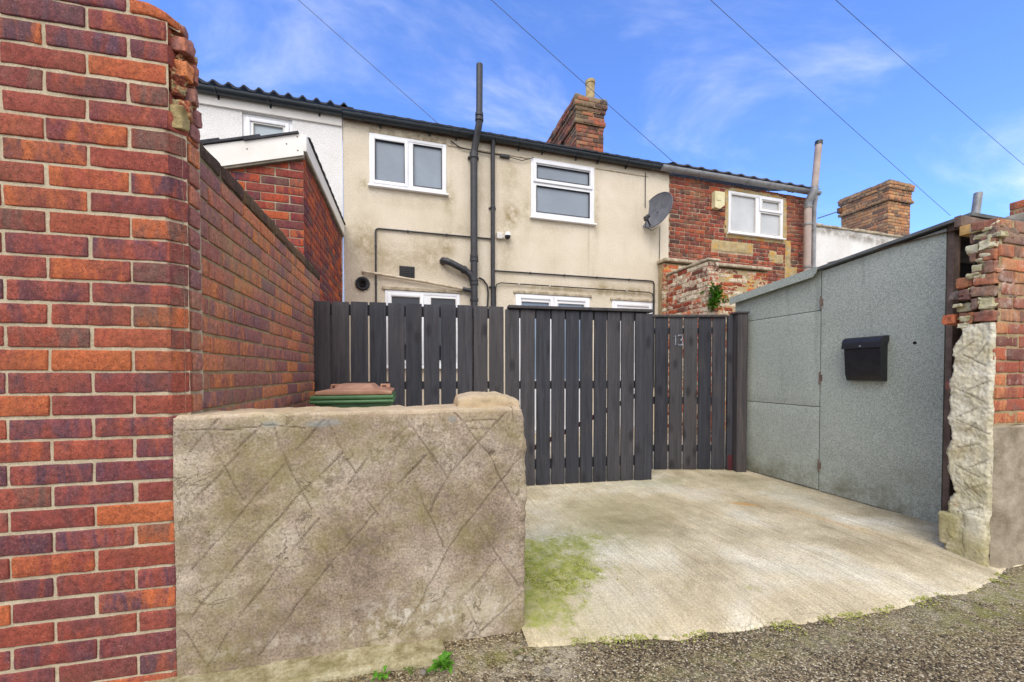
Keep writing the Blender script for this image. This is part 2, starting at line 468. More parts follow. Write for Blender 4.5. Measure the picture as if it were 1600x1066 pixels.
M['yard'] = plain('yard_concrete', lin(196,188,172), lin(160,150,132), .9, 3, 90, .4, .003)
t = NT('mossy_footing')
col = t.ramp(t.noise(16, 9, .75), [(.3, lin(120,108,70)), (.5, lin(182,170,132)), (.7, lin(214,206,178))])
col = t.mix(.8, col, t.ramp(t.noise(130, 5, .8), [(.3, .55), (.7, 1.25)]), 'MULTIPLY')
col = t.mix(t.ramp(t.noise(6, 7, .7), [(.5, 0.0), (.65, .7)]), col, lin(116,108,56))
M['kerb'] = t.done(col, .95, t.noise(80, 7, .8), 1.0, .008, .15)
M['stone_pale'] = plain('pale_stone_render', lin(216,208,180), lin(170,160,116), .92, 7, 70, .9, .008)

# cream roughcast
def roughcast(name, c, c2, stain):
    t = NT(name)
    n = t.noise(1.6, 7, .6)
    col = t.ramp(n, [(.3, c2), (.65, c)])
    cell = t.noise(70, 6, .85)
    col = t.mix(.85, col, t.ramp(cell, [(.30, .70), (.58, 1.14)]), 'MULTIPLY')
    str_ = t.noise(1.0, 6, .65, src=t.map((7, 7, .6)))
    sf = t.math('MULTIPLY', t.attr('stain'), t.ramp(t.noise(7, 8, .75), [(.36, .1), (.56, 1.0)]))
    col = t.mix(sf, col, stain)
    col = t.mix(t.math('MULTIPLY', t.ramp(str_, [(.56, 0.0), (.74, 1.0)]), .2), col, stain)
    spk = t.ramp(t.noise(38, 3, .8), [(.66, 0.0), (.72, 1.0)])
    col = t.mix(t.math('MULTIPLY', spk, .35), col, tuple(x * .5 for x in stain))
    h = t.math('ADD', t.voro(80), t.math('MULTIPLY', t.noise(95, 5, .8), 1.2))
    return t.done(col, .9, h, .9, .006, .2)
M['cream'] = roughcast('cream_roughcast', lin(228,216,196), lin(215,201,177), lin(164,146,110))
M['white_wall'] = roughcast('white_roughcast', lin(240,237,235), lin(230,227,223), lin(190,182,168))
M['white_dirty'] = roughcast('dirty_white_render', lin(240,238,234), lin(228,224,218), lin(130,118,104))

M['upvc'] = plain('white_plastic', lin(240,240,242), lin(230,230,232), .35, 4, 50, .02, .0005, .5)
M['upvc_dull'] = plain('dull_white_plastic', lin(226,222,216), lin(206,200,192), .5, 5, 50, .05, .0005, .4)
M['bargeboard'] = plain('white_painted_board', lin(238,234,228), lin(226,220,212), .55, 3, 40, .08, .001)
M['pinkwhite'] = plain('aged_flue_plastic', lin(190,172,160), lin(160,142,132), .6, 4, 60, .1, .001)
M['galv'] = plain('grey_metal', lin(150,150,150), lin(118,118,118), .5, 8, 70, .15, .001, .5, .3)
M['black'] = plain('black_plastic', lin(46,46,50), lin(30,30,33), .42, 9, 60, .08, .001, .5)
M['black_pipe'] = plain('weathered_black_pipe', lin(58,58,62), lin(38,38,42), .5, 14, 70, .3, .001, .5)
M['mailblack'] = plain('black_painted_steel', lin(38,38,42), lin(26,26,30), .38, 20, 120, .25, .0006, .5)
M['gutter_black'] = plain('black_gutter', lin(44,52,58), lin(34,40,46), .35, 6, 60, .05, .0005, .5)
M['gutter_grey'] = plain('grey_gutter', lin(160,160,162), lin(126,126,128), .45, 6, 60, .1, .001, .5)
M['tile'] = plain('dark_roof_tile', lin(66,66,72), lin(48,48,52), .8, 10, 90, .4, .003)
M['tile_grey'] = plain('grey_roof_tile', lin(104,98,100), lin(74,70,72), .85, 10, 90, .4, .003)
M['lead'] = plain('grey_mortar_bed', lin(150,142,128), lin(110,104,92), .9, 10, 90, .4, .003)
M['waste'] = plain('grimy_white_waste_pipe', lin(214,200,178), lin(168,150,124), .55, 11, 60, .1, .001)
M['pot'] = plain('buff_clay_pot', lin(196,176,128), lin(150,130,92), .85, 9, 80, .4, .003)
M['bin_green'] = plain('green_bin_plastic', lin(92,130,84), lin(70,106,66), .45, 7, 60, .1, .001, .45)
M['bin_brown'] = plain('faded_brown_bin_plastic', lin(190,146,118), lin(164,118,94), .55, 8, 80, .15, .001, .4)
M['rust'] = plain('rusty_iron', lin(132,92,62), lin(84,62,48), .85, 20, 120, .5, .002)
M['timber_grey'] = plain('weathered_brown_timber', lin(128,108,96), lin(88,72,64), .85, 12, 70, .4, .003)
M['timber_tan'] = plain('tan_cut_timber', lin(206,166,104), lin(168,128,76), .85, 9, 80, .4, .003)
M['dark_in'] = plain('dark_backing_shade', lin(44,38,36), lin(26,22,22), .9)  # near-black backing, its colour stands in for shade inside hollows
M['bell'] = plain('cream_plastic', lin(226,218,176), lin(206,196,150), .5, 5, 50, .05, .0005)
M['dish'] = plain('grey_dish_paint', lin(112,114,122), lin(88,90,98), .55, 10, 70, .1, .0006)
M['wire'] = plain('dark_cable', lin(104,108,128), lin(86,90,108), .6)
M['coping'] = plain('weathered_coping', lin(202,188,164), lin(140,126,104), .9, 11, 90, .5, .004)
M['digit'] = plain('pale_metal', lin(150,154,162), lin(122,126,134), .5, 8, 50, .05, .0005, .5, .3)
M['red_paint'] = plain('dull_red_paint', lin(92,40,46), lin(66,32,38), .7)
M['chunk_mortar'] = plain('broken_mortar', lin(184,166,120), lin(130,112,74), .95, 16, 120, .9, .008)
t = NT('smashed_brick_and_mortar')
n_ = t.math('ADD', t.noise(26, 7, .7, .6, src=t.map((1, 1, 1.5))), t.math('MULTIPLY', t.math('SUBTRACT', t.noise(8, 3), .5), .5))
col = t.ramp(n_, [(.36, lin(104,62,58)), (.44, lin(168,92,70)), (.50, lin(190,128,92)), (.54, lin(186,170,126)), (.7, lin(206,192,150))])
col = t.mix(1.0, col, t.ramp(t.noise(120, 5, .8), [(.36, .55), (.64, 1.3)]), 'MULTIPLY')
M['broken'] = t.done(col, .95, t.noise(70, 8, .8), 1.0, .008, .15)
M['moss'] = (lambda t: t.done(t.ramp(t.rnd(), [(0, lin(134,142,62)), (.35, lin(162,166,76)), (.65, lin(186,184,100)), (.85, lin(150,142,88))], 'CONSTANT'), .95, None))(NT('cushion_moss'))
M['leaf'] = plain('fresh_leaf', lin(98,150,40), lin(62,110,24), .6, 30, 60, .1, .001)
M['leaf_dark'] = plain('dull_leaf', lin(116,134,58), lin(70,92,36), .65, 25, 60, .1, .001)
M['straw'] = plain('dry_grass', lin(178,146,98), lin(128,100,62), .9, 20)
M['pebble'] = (lambda t: t.done(t.ramp(t.rnd(), [(0, lin(78,72,66)), (.3, lin(120,112,100)), (.55, lin(150,140,122)), (.75, lin(98,84,74)), (.9, lin(206,198,184))], 'CONSTANT'), .9, t.noise(150, 4), .4, .002, .2))(NT('loose_stone'))

# mineral felt
t = NT('grey_green_mineral_felt')
col = t.ramp(t.noise(1.4, 7, .6), [(.3, lin(156,162,152)), (.7, lin(172,177,166))])
sp = t.voro(230, out='Color'); ss = t.n('ShaderNodeSeparateColor'); t.l(sp, ss.inputs[0])
col = t.mix(.75, col, t.ramp(ss.outputs[0], [(0, .6), (.4, .97), (.8, 1.32)]), 'MULTIPLY')
col = t.mix(.5, col, t.ramp(t.noise(55, 4, .8), [(.35, .7), (.65, 1.2)]), 'MULTIPLY')
z = t.sep()[2]
gm = t.math('MULTIPLY', t.mr(z, .45, .02), t.ramp(t.noise(5, 7, .7), [(.4, 0.0), (.65, 1.0)]))
col = t.mix(t.math('MULTIPLY', gm, .85), col, lin(108,104,84))
runm = t.math('MULTIPLY', t.ramp(t.noise(1.0, 6, .65, src=t.map((9, 9, .7))), [(.58, 0.0), (.74, 1.0)]), .35)
col = t.mix(runm, col, lin(104,108,100))
col = t.mix(t.math('MULTIPLY', t.ramp(t.noise(60, 2, .5), [(.73, 0.0), (.76, 1.0)]), .7), col, lin(206,206,192))
M['felt'] = t.done(col, .95, t.noise(260, 3, .7), .5, .002, .15)
M['felt_edge'] = plain('grey_felt_edge', lin(112,116,114), lin(84,86,86), .9, 8, 200, .5, .002)

# stained boards
t = NT('charcoal_stained_board')
r = t.rnd()
tone = t.ramp(r, [(0, lin(50,51,58)), (.35, lin(59,60,66)), (.7, lin(65,64,69)), (1, lin(74,71,73))])
ofs = t.n('ShaderNodeVectorMath', operation='ADD'); cb = t.n('ShaderNodeCombineXYZ')
for i in range(3): t.l(t.math('MULTIPLY', r, 23.0 + i * 9), cb.inputs[i])
t.l(t.tc, ofs.inputs[0]); t.l(cb.outputs[0], ofs.inputs[1])
grain = t.noise(1.0, 7, .7, 1.2, src=t.map((42, 42, 1.6), src=ofs.outputs[0]))
col = t.mix(1.0, tone, t.ramp(grain, [(.34, .6), (.66, 1.32)]), 'MULTIPLY')
col = t.mix(t.math('MULTIPLY', t.ramp(t.noise(3.5, 6, .6, src=t.map((2, 2, .8), src=ofs.outputs[0])), [(.54, 0.0), (.74, 1.0)]), .28), col, lin(96,84,78))
kn = t.ramp(t.voro(1.0, src=t.map((7, 7, 3.2), src=ofs.outputs[0])), [(.10, 1.0), (.26, 0.0)])
col = t.mix(t.math('MULTIPLY', kn, .75), col, lin(38,36,40))
col = t.mix(.4, col, t.ramp(t.noise(120, 3, .7), [(.3, .6), (.7, 1.25)]), 'MULTIPLY')
M['board'] = t.done(col, .72, t.math('ADD', grain, t.math('MULTIPLY', kn, -.4)), .35, .002, .3)
t = NT('brown_grey_post')
grain = t.noise(1.0, 7, .7, 1.0, src=t.map((30, 30, 1.5)))
col = t.ramp(grain, [(.3, lin(54,52,54)), (.7, lin(92,85,83))])
M['post'] = t.done(col, .75, grain, .4, .002, .3)

# glass: obscured bathroom glass and clear dark panes
def glass(name, c, rough, tex=0.0, spec=.5):
    t = NT(name)
    b = t.noise(170, 3, .6) if tex else None
    col = t.ramp(t.noise(1.1, 5, .6, .5), [(.3, tuple(x * .74 for x in c)), (.7, c)])
    if tex: col = t.mix(.3, col, t.ramp(t.noise(240, 2, .6), [(.3, .75), (.7, 1.2)]), 'MULTIPLY')
    return t.done(col, rough, b, tex, .001, spec)
M['glass_frost'] = glass('obscured_glass', lin(146,156,168), .2, .25, .6)
M['glass_dark'] = glass('dark_clear_glass', lin(38,42,48), .04, 0, .6)
M['glass_blue'] = glass('blue_grey_glass', lin(136,154,176), .12, 0, .5)
M['glass_blind'] = glass('glass_over_net_curtain', lin(208,210,212), .15, .1, .5)
M['glass_pale'] = glass('pale_glass', lin(186,198,204), .2, 0, .5)
M['glass_ext'] = M['glass_pale']

# painted, flaking brick of the yard wall: some bricks bare, most whitewashed
t = NT('flaking_whitewashed_brick')
r = t.rnd()
bare = t.ramp(t.math('FRACT', t.math('MULTIPLY', r, 7.7)), [(0, lin(168,84,56)), (.3, lin(140,66,50)), (.6, lin(190,100,66)), (.85, lin(110,70,60))], 'CONSTANT')
wash = t.ramp(t.noise(30, 7, .7), [(.3, lin(176,160,128)), (.6, lin(226,214,192))])
thr = t.math('ADD', t.math('MULTIPLY', t.noise(14, 9, .8), 1.3), t.math('MULTIPLY', r, .32))
col = t.mix(t.ramp(thr, [(.78, 0.0), (.92, 1.0)]), bare, wash)
col = t.mix(t.math('MULTIPLY', t.ramp(t.noise(45, 5, .8), [(.55, 0.0), (.68, 1.0)]), .5), col, lin(110,92,66))
M['brick_wash'] = t.done(col, .92, t.noise(50, 7, .75), .9, .008, .15)

# ------------------------------------------------------------------ brickwork
def brickwork(mb, T, a0, a1, z0, n, h=.075, L=.225, joint=.010, depth=.06, r=.004, step=(.03, .05, .03), amp=.0012, freq=30,
              off=0.0, jit=.0015, holes=(), mi=0, mm=1, backing=True, post=None, rng=None, keep=None, mort=.008, skip=((1, 0),),
              header_every=0, drop=0.0, amp2=0.0):
    """T(a, d, z): a along the wall, d out of the wall, z up. bricks stand proud of a mortar slab"""
    rng = rng or random.Random(3)
    for k in range(n):
        zb = z0 + k * h; zt = zb + h - joint
        ivs = [(a0, a1)]
        for (h0, h1, hz0, hz1) in holes:
            if zb + h * .5 > hz0 and zb + h * .5 < hz1:
                nv = []
                for (p, q) in ivs:
                    if h1 <= p or h0 >= q: nv.append((p, q)); continue
                    if h0 > p: nv.append((p, h0))
                    if h1 < q: nv.append((h1, q))
                ivs = nv
        Lk = L
        if header_every and k % header_every == 2: Lk = L * .5
        o = off + (Lk * .5 if k % 2 else 0.0)
        for (p, q) in ivs:
            i = math.floor((p - o) / Lk)
            while o + i * Lk < q - 1e-6:
                x0 = max(p, o + i * Lk + joint * .5); x1 = min(q, o + (i + 1) * Lk - joint * .5)
                i += 1
                if x1 - x0 < .018: continue
                if keep and not keep((x0 + x1) / 2, (zb + zt) / 2): continue
                if drop and rng.random() < drop: continue
                j = lambda s=jit: rng.uniform(-s, s)
                d1 = rng.uniform(-.0015, .0015) + (rng.uniform(-.004, .003) if jit > .0025 else 0)
                mb.rb((x0 + j(), -depth, zb + j()), (x1 + j(), d1, zt + j()), r, step, amp, freq, rng.uniform(0, 90), mi, T, post, skip, amp2)
    if backing:
        zt = z0 + n * h - joint
        xs = sorted(set([a0, a1] + [x for hh in holes for x in hh[:2] if a0 < x < a1]))
        zs = sorted(set([z0 - joint, zt] + [x for hh in holes for x in hh[2:] if z0 < x < zt]))
        for i in range(len(xs) - 1):
            for k in range(len(zs) - 1):
                cx, cz = (xs[i] + xs[i + 1]) / 2, (zs[k] + zs[k + 1]) / 2
                if any(hh[0] < cx < hh[1] and hh[2] < cz < hh[3] for hh in holes): continue
                nu = max(1, int((xs[i + 1] - xs[i]) / .05)); nv = max(1, int((zs[k + 1] - zs[k]) / .05))
                o = len(mb.v)
                vs = []; fs = []
                for b in range(nv + 1):
                    for a in range(nu + 1):
                        aa = xs[i] + (xs[i + 1] - xs[i]) * a / nu; zz = zs[k] + (zs[k + 1] - zs[k]) * b / nv
                        P = [aa, -mort + .0025 * mnoise.noise((aa * 14, zz * 14, 3.3)), zz]
                        if post: P = post(P)
                        vs.append(tuple(P))
                for b in range(nv):
                    for a in range(nu):
                        q = b * (nu + 1) + a
                        fs.append((q, q + nu + 1, q + nu + 2, q + 1))
                mb.addT(vs, fs, mm, T)

def mapXY(y): return lambda a, d, z: (a, y - d, z)          # wall seen from -y
def mapXp(x): return lambda a, d, z: (x + d, a, z)          # wall facing +x
def mapXm(x): return lambda a, d, z: (x - d, a, z)          # wall facing -x

# ------------------------------------------------------------------ ground, alley, drive, yard
def lerp_path(P, x):
    for (x0, y0), (x1, y1) in zip(P, P[1:]):
        if x0 <= x <= x1: return y0 + (y1 - y0) * (x - x0) / (x1 - x0)
    return P[0][1] if x < P[0][0] else P[-1][1]
def blob(x, y, cx, cy, sx, sy, ang=0.0):
    c, s = math.cos(ang), math.sin(ang); dx, dy = x - cx, y - cy
    u, v = (c * dx + s * dy) / sx, (-s * dx + c * dy) / sy
    return math.exp(-(u * u + v * v))

mb = MB()
mb.add([(-600, -600, -.12), (600, -600, -.12), (600, 600, -.12), (-600, 600, -.12)], [(0, 1, 2, 3)])
tag(mb.build('ground', plain('far_ground', lin(120,112,96), lin(96,90,76), .95)), kind='structure')

FR_L = Frame(-3.0)
mb = MB()
def ay(i, j):
    # finer rows near the camera's foot of view
    x = -6 + 14 * i / 400; y = -6 + 7.9 * (j / 170) ** .55
    z = -.036 + .007 * fbm(x * 1.3, y * 1.3) + .003 * fbm(x * 9, y * 9, 2.0) - .03 * max(0, min(1, (1.0 - y) / 3))
    z += .014 * max(0, min(1, (y - 1.30) / .3)) * (1 if x < .5 else 0)
    return (x, y, z)
mb.grid(ay, 400, 170)
mo = []; pa = []
for (x, y, z) in mb.v:
    p = 1.0 * blob(x, y, .38, 1.36, .30, .09) + .8 * blob(x, y, .52, 1.22, .10, .16) + .5 * blob(x, y, -.55, 1.42, .5, .07)
    p += .7 * blob(x, y, 2.9, 1.15, .6, .12) + .35 * blob(x, y, 1.6, 1.12, 1.0, .08)
    p += .5 * blob(x, y, .62, 1.02, .12, .05)
    pa.append(min(1, p))
    m = .8 * blob(x, y, .35, 1.40, .25, .05) + .9 * blob(x, y, 2.6, 1.05, .5, .10) + .8 * blob(x, y, 3.2, 1.1, .5, .15) + .5 * blob(x, y, 1.3, 1.15, 1.2, .06) + .4 * blob(x, y, -.4, 1.42, .4, .05)
    mo.append(min(1, m))
tag(mb.build('alley', M['tarmac'], attrs={'moss': mo, 'pale': pa}), kind='structure')

# concrete drive: broomed slab with a ragged front lip
FRONT = [(.30, 1.46), (.47, 1.43), (0.557, 1.418), (0.791, 1.372), (1.034, 1.327), (1.261, 1.293), (1.628, 1.246), (1.941, 1.223), (2.316, 1.219), (2.674, 1.208), (2.951, 1.216), (3.2, 1.27), (4.2, 1.32)]
PX0, PX1, NX, NY = .462, 4.2, 330, 220
mb = MB()
def py(i, j):
    x = PX0 + (PX1 - PX0) * i / NX
    yf = lerp_path(FRONT, x) + .022 * fbm(x * 5, 1.7) + .008 * fbm(x * 22, 4.0)
    t_ = max(0, j - 3) / (NY - 3)
    y = yf + (4.0 - yf) * t_ ** 1.25
    z = .004 + .005 * fbm(x * 1.1, y * 1.1, 5) + .0012 * fbm(x * 12, y * 12, 1)
    z -= .034 * math.exp(-(y - yf) / .16)
    if x > 2.9: z += .012 * (1 - math.exp(-(x - 2.9) / .1)) * blob(y, 0, 1.75, 0, .3, 1)
    if j < 3:
        z = -.06 + (z + .06) * (j / 3); y = yf - .012 * (3 - j)
    return (x, y, z)
mb.grid(py, NX, NY)
at = {k: [] for k in ('moss', 'algae', 'rust', 'tan', 'crack')}
def segd(x, y, a, b):
    ax, ay_ = a; bx, by = b
    dx, dy = bx - ax, by - ay_
    t_ = max(0, min(1, ((x - ax) * dx + (y - ay_) * dy) / (dx * dx + dy * dy)))
    return math.hypot(x - ax - t_ * dx, y - ay_ - t_ * dy)
CR = [((.905, 1.93), (.965, 1.78)), ((.60, 1.86), (.70, 1.77)), ((.70, 1.77), (.745, 1.775)), ((.80, 1.76), (.90, 1.765))]
for (x, y, z) in mb.v:
    m = 1.5 * blob(x, y, .72, 1.93, .26, .20) + 1.2 * blob(x, y, .58, 2.15, .16, .20) + .95 * blob(x, y, .58, 1.70, .2, .27) + .8 * blob(x, y, 1.0, 2.15, .28, .12)
    m -= .9 * blob(x, y, .58, 2.42, .14, .12) + .5 * blob(x, y, .86, 2.06, .07, .06)
    at['moss'].append(max(0, min(1, m)))
    a = .7 * blob(x, y, 1.15, 2.2, .5, .25) + .6 * blob(x, y, 1.55, 2.6, .5, .3) + .7 * blob(x, y, 2.35, 3.15, .4, .14) + .4 * blob(x, y, .7, 1.5, .3, .2) + .35 * blob(x, y, 3.2, 2.9, .2, .5)
    at['algae'].append(min(1, a))
    at['rust'].append(blob(x, y, 2.62, 2.42, .10, .03, -.6) + .4 * blob(x, y, 2.9, 2.0, .04, .3, .2))
    tn = .8 * blob(x, y, 1.3, 1.35, 1.4, .22) + .7 * blob(x, y, 1.9, 2.6, .9, .3) + .6 * blob(x, y, .65, 1.55, .3, .2)
    at['tan'].append(min(1, tn))
    c = 0
    for s_ in CR:
        c = max(c, (1 - segd(x, y + .012 * math.sin(x * 50), *s_) / .0055) * .8)
    at['crack'].append(max(0, c))
tag(mb.build('driveway', M['pad'], attrs=at), kind='structure')

mb = MB()
mb.grid(lambda i, j: (-1.5 + 8 * i / 60, 3.2 + 2.75 * j / 30, -.012 + .004 * fbm(i * .2, j * .2)), 60, 30)
tag(mb.build('yard', M['yard']), kind='structure')

mb = MB()
mb.grid(lambda i, j: (-1.3 + 1.80 * i / 40, 1.70 + 1.95 * j / 40, -.004 + .004 * fbm(i * .2, j * .2)), 40, 40)
tag(mb.build('path', M['yard']), kind='structure')

# footing strip along the low wall
mb = MB()
mb.rb((-2.3, 1.425, -.10), (.06, 1.56, -.004), .012, (.02, .02, .02), .012, 7, 3.1, amp2=.004, freq2=45)
tag(mb.build('footing', M['kerb'], fr=FR_L), kind='structure')

# ------------------------------------------------------------------ left brick pier
FR = Frame(-3.0, (-1.2, 1.6, 0))
root = empty('brick_pier', FR, 'tall red and purple brick pier with a chamfered corner and broken top edge', 'brick pier')
PF, PSX = 1.534, -.829
def chamfer(P):
    # P = (a, d, z): cut the outer corner at 45 degrees
    c = .036
    if abs(P[0] - (PSX - c)) < .0112: P[0] = PSX - c
    e = P[0] - (PSX - c)
    if e > 0: P[1] = -e + P[1] * (1 - e / .045)
    return P
mb = MB()
rg = random.Random(11)
ZJ = 1.06 - 15 * .075
brickwork(mb, mapXY(PF), -2.6, PSX, ZJ + .010, 27, L=.2277, off=-.977 - .2277 * 8 + .1138, depth=.045, r=.0042, step=(.022, .04, .022), amp=.0016, freq=30, amp2=.0012,
          joint=.0098, jit=.002, post=chamfer, rng=rg, mort=.0045, keep=lambda a, z: z < 1.96)
brickwork(mb, mapXY(PF), -2.6, PSX - .034, ZJ + .010 + 27 * .075, 4, L=.2277, off=-.977 - .2277 * 8 , depth=.045, r=.0050, step=(.022, .04, .022), amp=.0024, freq=30, amp2=.0014,
          joint=.0098, jit=.002, rng=rg, mort=.0045)
# worn, rounded top course
def worn(P):
    P = chamfer(P)
    if P[2] > 2.285: P[2] = 2.285 + (P[2] - 2.285) * .55 + .006 * fbm(P[0] * 9, 1)
    if P[0] > -.92 and P[2] > 2.23: P[2] -= .35 * (P[0] + .92) * max(0, (P[2] - 2.23)) / .07
    return P
brickwork(mb, mapXY(PF), -2.6, PSX - .01, ZJ + .010 + 31 * .075, 1, L=.2277, off=-.977 - .2277 * 8, depth=.045, r=.009, step=(.022, .03, .02), amp=.003, freq=22, amp2=.002,
          joint=.0098, jit=.002, post=worn, rng=rg, mort=.006)
mb.build('brickwork', [M['brick_flame'], M['mortar']], root, FR, sharp=28)
mb = MB()
mb.box((-2.6, PF + .05, -.1), (PSX - .04, 1.655, 2.27), 0)
mb.build('core', M['mortar_dark'], root, FR)
# the return side: narrow bricks behind the chamfer, smashed ends above
mb = MB()
rg = random.Random(5)
for k in range(-1, 30):
    zb = ZJ + .010 + k * .075
    if zb < .85: continue
    if zb < 1.93:
        mb.rb((PSX - .10, 1.589, zb), (PSX + rg.uniform(.0, .003), 1.648, zb + .064), .005, (.03, .018, .02), .003, 30, rg.uniform(0, 50), 0)
mb.build('return_brickwork', [M['brick_side'], M['mortar']], root, FR)
mb = MB()
mb.grid(lambda i, j: (PSX - .009 + .004 * fbm(i * .7, j * .5, 9), 1.560 + .012 * i, .80 + .03 * j), 9, 38)
mb.build('mortar_joint', M['mortar'], root, FR)
mb = MB()
def bq(i, j):
    w = .150 * i / 60; z = 1.925 + .372 * j / 110
    # follow the chamfer, then the return
    if w < .052: x0, y0 = PSX - .037 + w * .7071, PF + .001 + w * .7071; nx, ny = .7071, -.7071
    else: x0, y0 = PSX, PF + .0378 + (w - .052); nx, ny = 1, 0
    k = math.floor((z - .0035) / .075); ph = (z - .0035) / .075 - k
    e = mnoise.cell((w * 22 + 3.1 * k, k * 1.7, 2.0))
    d = .014 * fbm(w * 18, z * 18, 3) + .020 * (e - .45) + .007 * fbm(w * 70, z * 70, 4) - .010 * (1 if ph > .86 else 0)
    d -= .012 + max(0, z - 2.25) * .5
    if w < .01: d -= .010 * (1 - w / .01)
    return (x0 + nx * d, y0 + ny * d, z)
mb.grid(bq, 60, 110, 1)
for k, (y, z, w_, h_, dx, m_) in enumerate([(1.60, 1.985, .05, .055, .018, 1), (1.565, 1.95, .045, .08, .008, 2), (1.66, 2.06, .06, .05, .016, 0), (1.61, 2.13, .045, .055, .012, 0), (1.69, 2.15, .05, .06, .010, 0), (1.60, 2.215, .05, .05, .012, 0), (1.68, 2.23, .06, .05, .002, 0), (1.715, 2.0, .04, .06, .012, 0), (1.64, 2.275, .07, .035, -.012, 0), (1.655, 1.93, .05, .05, .014, 0)]):
    y = 1.560 + (y - 1.565) * .52; w_ *= .7
    x = PSX + dx * .8
    def skew(P, k=k, y=y): P[0] += .25 * (P[1] - y) * (1 if k % 2 else -1); P[2] += .18 * (P[1] - y) * (1 if k % 3 else -1); return P
    mb.rb((x - .07, y - w_ * .5, z - h_ * .5), (x, y + w_ * .5, z + h_ * .5), .004, (.012, .012, .012), .005, 46, k * 3.3, m_, post=skew, amp2=.003)
mb.box((-.95, 1.60, 1.87), (PSX - .05, 1.655, 2.25), 1)
mb.build('broken_edge', [M['brick_side'], M['broken'], M['chunk_mortar']], root, FR)

# ------------------------------------------------------------------ side garden wall
FR = Frame(-.34, (-.88, 2.6, 0))
root = empty('garden_wall', FR, 'long weathered red brick garden wall running back from the pier to the timber fence', 'brick wall')
mb = MB()
SX = -.774
def topdark(P): return P
brickwork(mb, mapXp(SX), 1.690, 3.775, ZJ + .010 - .0, 26, L=.225, off=1.690 + .11, depth=.06, r=.004, step=(.03, .05, .03), amp=.0018, freq=24, amp2=.001,
          joint=.0115, jit=.002, rng=random.Random(21), mort=.006)
mb.build('brickwork', [M['brick_side'], M['mortar_dirty']], root, FR)
mb = MB()
brickwork(mb, mapXp(SX + .002), 1.695, 3.775, ZJ + .010 + 26 * .075, 1, L=.225, off=1.695, depth=.215, r=.012, step=(.03, .04, .02), amp=.006, freq=18, amp2=.002, jit=.003, rng=random.Random(22), mort=.01, skip=())
mb.box((SX - .215, 1.695, -.1), (SX - .03, 3.77, ZJ + 27 * .075 - .018), 1)
mb.build('top_course', [brick_mat('blackened_brick', [lin(92,66,56), lin(110,72,58), lin(84,66,52), lin(120,84,62)], [lin(70,56,48), lin(112,88,62)], dirt=lin(86,78,52), dirt_amt=.6), M['mortar_dark']], root, FR)

# ------------------------------------------------------------------ low scored wall
FR = Frame(-3.0, (-.23, 1.64, 0))
root = empty('low_wall', FR, 'low concrete wall with scored diamond lines in its brown cement render, in front of the bin', 'low wall')
GR = [[(-0.659,0.771),(-0.813,0.596)],[(-0.506,0.736),(-0.81,0.365)],[(-0.313,0.755),(-0.462,0.61),(-0.684,0.36),(-0.812,0.207)],[(-0.397,0.516),(-0.657,0.192),(-0.768,0.014)],[(-0.316,0.392),(-0.466,0.206),(-0.603,0.026)],[(-0.724,0.897),(-0.811,0.781)],[(-0.588,0.873),(-0.679,0.77)],[(-0.379,0.883),(-0.482,0.761)],[(-0.752,0.855),(-0.733,0.777),(-0.647,0.597)],[(-0.547,0.871),(-0.518,0.765),(-0.426,0.55)],[(-0.364,0.875),(-0.32,0.775)],[(-0.838,0.156),(-0.775,0.029)],[(-0.383,0.408),(-0.352,0.323)],[(-0.086,0.885),(0.073,0.647)],[(0.107,0.901),(0.242,0.729),(0.358,0.504)],[(-0.044,0.611),(0.008,0.485),(0.062,0.359)],[(0.207,0.423),(0.369,0.162)],[(0.149,0.121),(0.206,-0.012)],[(-0.23,0.579),(-0.191,0.514)],[(-0.297,0.732),(-0.268,0.677)],[(0.312,0.896),(0.197,0.776),(0.086,0.657),(0.008,0.508)],[(-0.074,0.852),(-0.146,0.79)],[(0.021,0.76),(-0.116,0.626)],[(-0.2,0.524),(-0.33,0.366)],[(-0.229,0.729),(-0.298,0.637)],[(0.394,0.733),(0.301,0.623),(0.085,0.367),(-0.024,0.157),(-0.119,0.027)],[(0.276,0.291),(0.162,0.167)],[(0.383,0.133),(0.207,-0.007)],[(-0.19,0.549),(-0.021,0.714)],[(-0.272,0.086),(-0.309,0.042)],
      [(-.85,.865),(-.70,.858),(-.55,.868),(-.45,.855)],[(.15,.862),(.25,.868),(.30,.860)],[(.13,.845),(.19,.83),(.24,.832)]]
SEG = [(g[i], g[i + 1], 1.0 if n_ in (2, 3, 4, 14, 20, 25, 13) else .88) for n_, g in enumerate(GR) for i in range(len(g) - 1)]
mb = MB()
LW0, LW1, LY0, LY1, LZ = -.868, .398, 1.530, 1.765, .920
mb.rb((LW0, LY0, -.12), (LW1, LY1, LZ), .016, (.0052, .012, .0052), 0, 1, 0)
NV = []
at = {k: [] for k in ('groove', 'moss', 'pale', 'top', 'chip')}
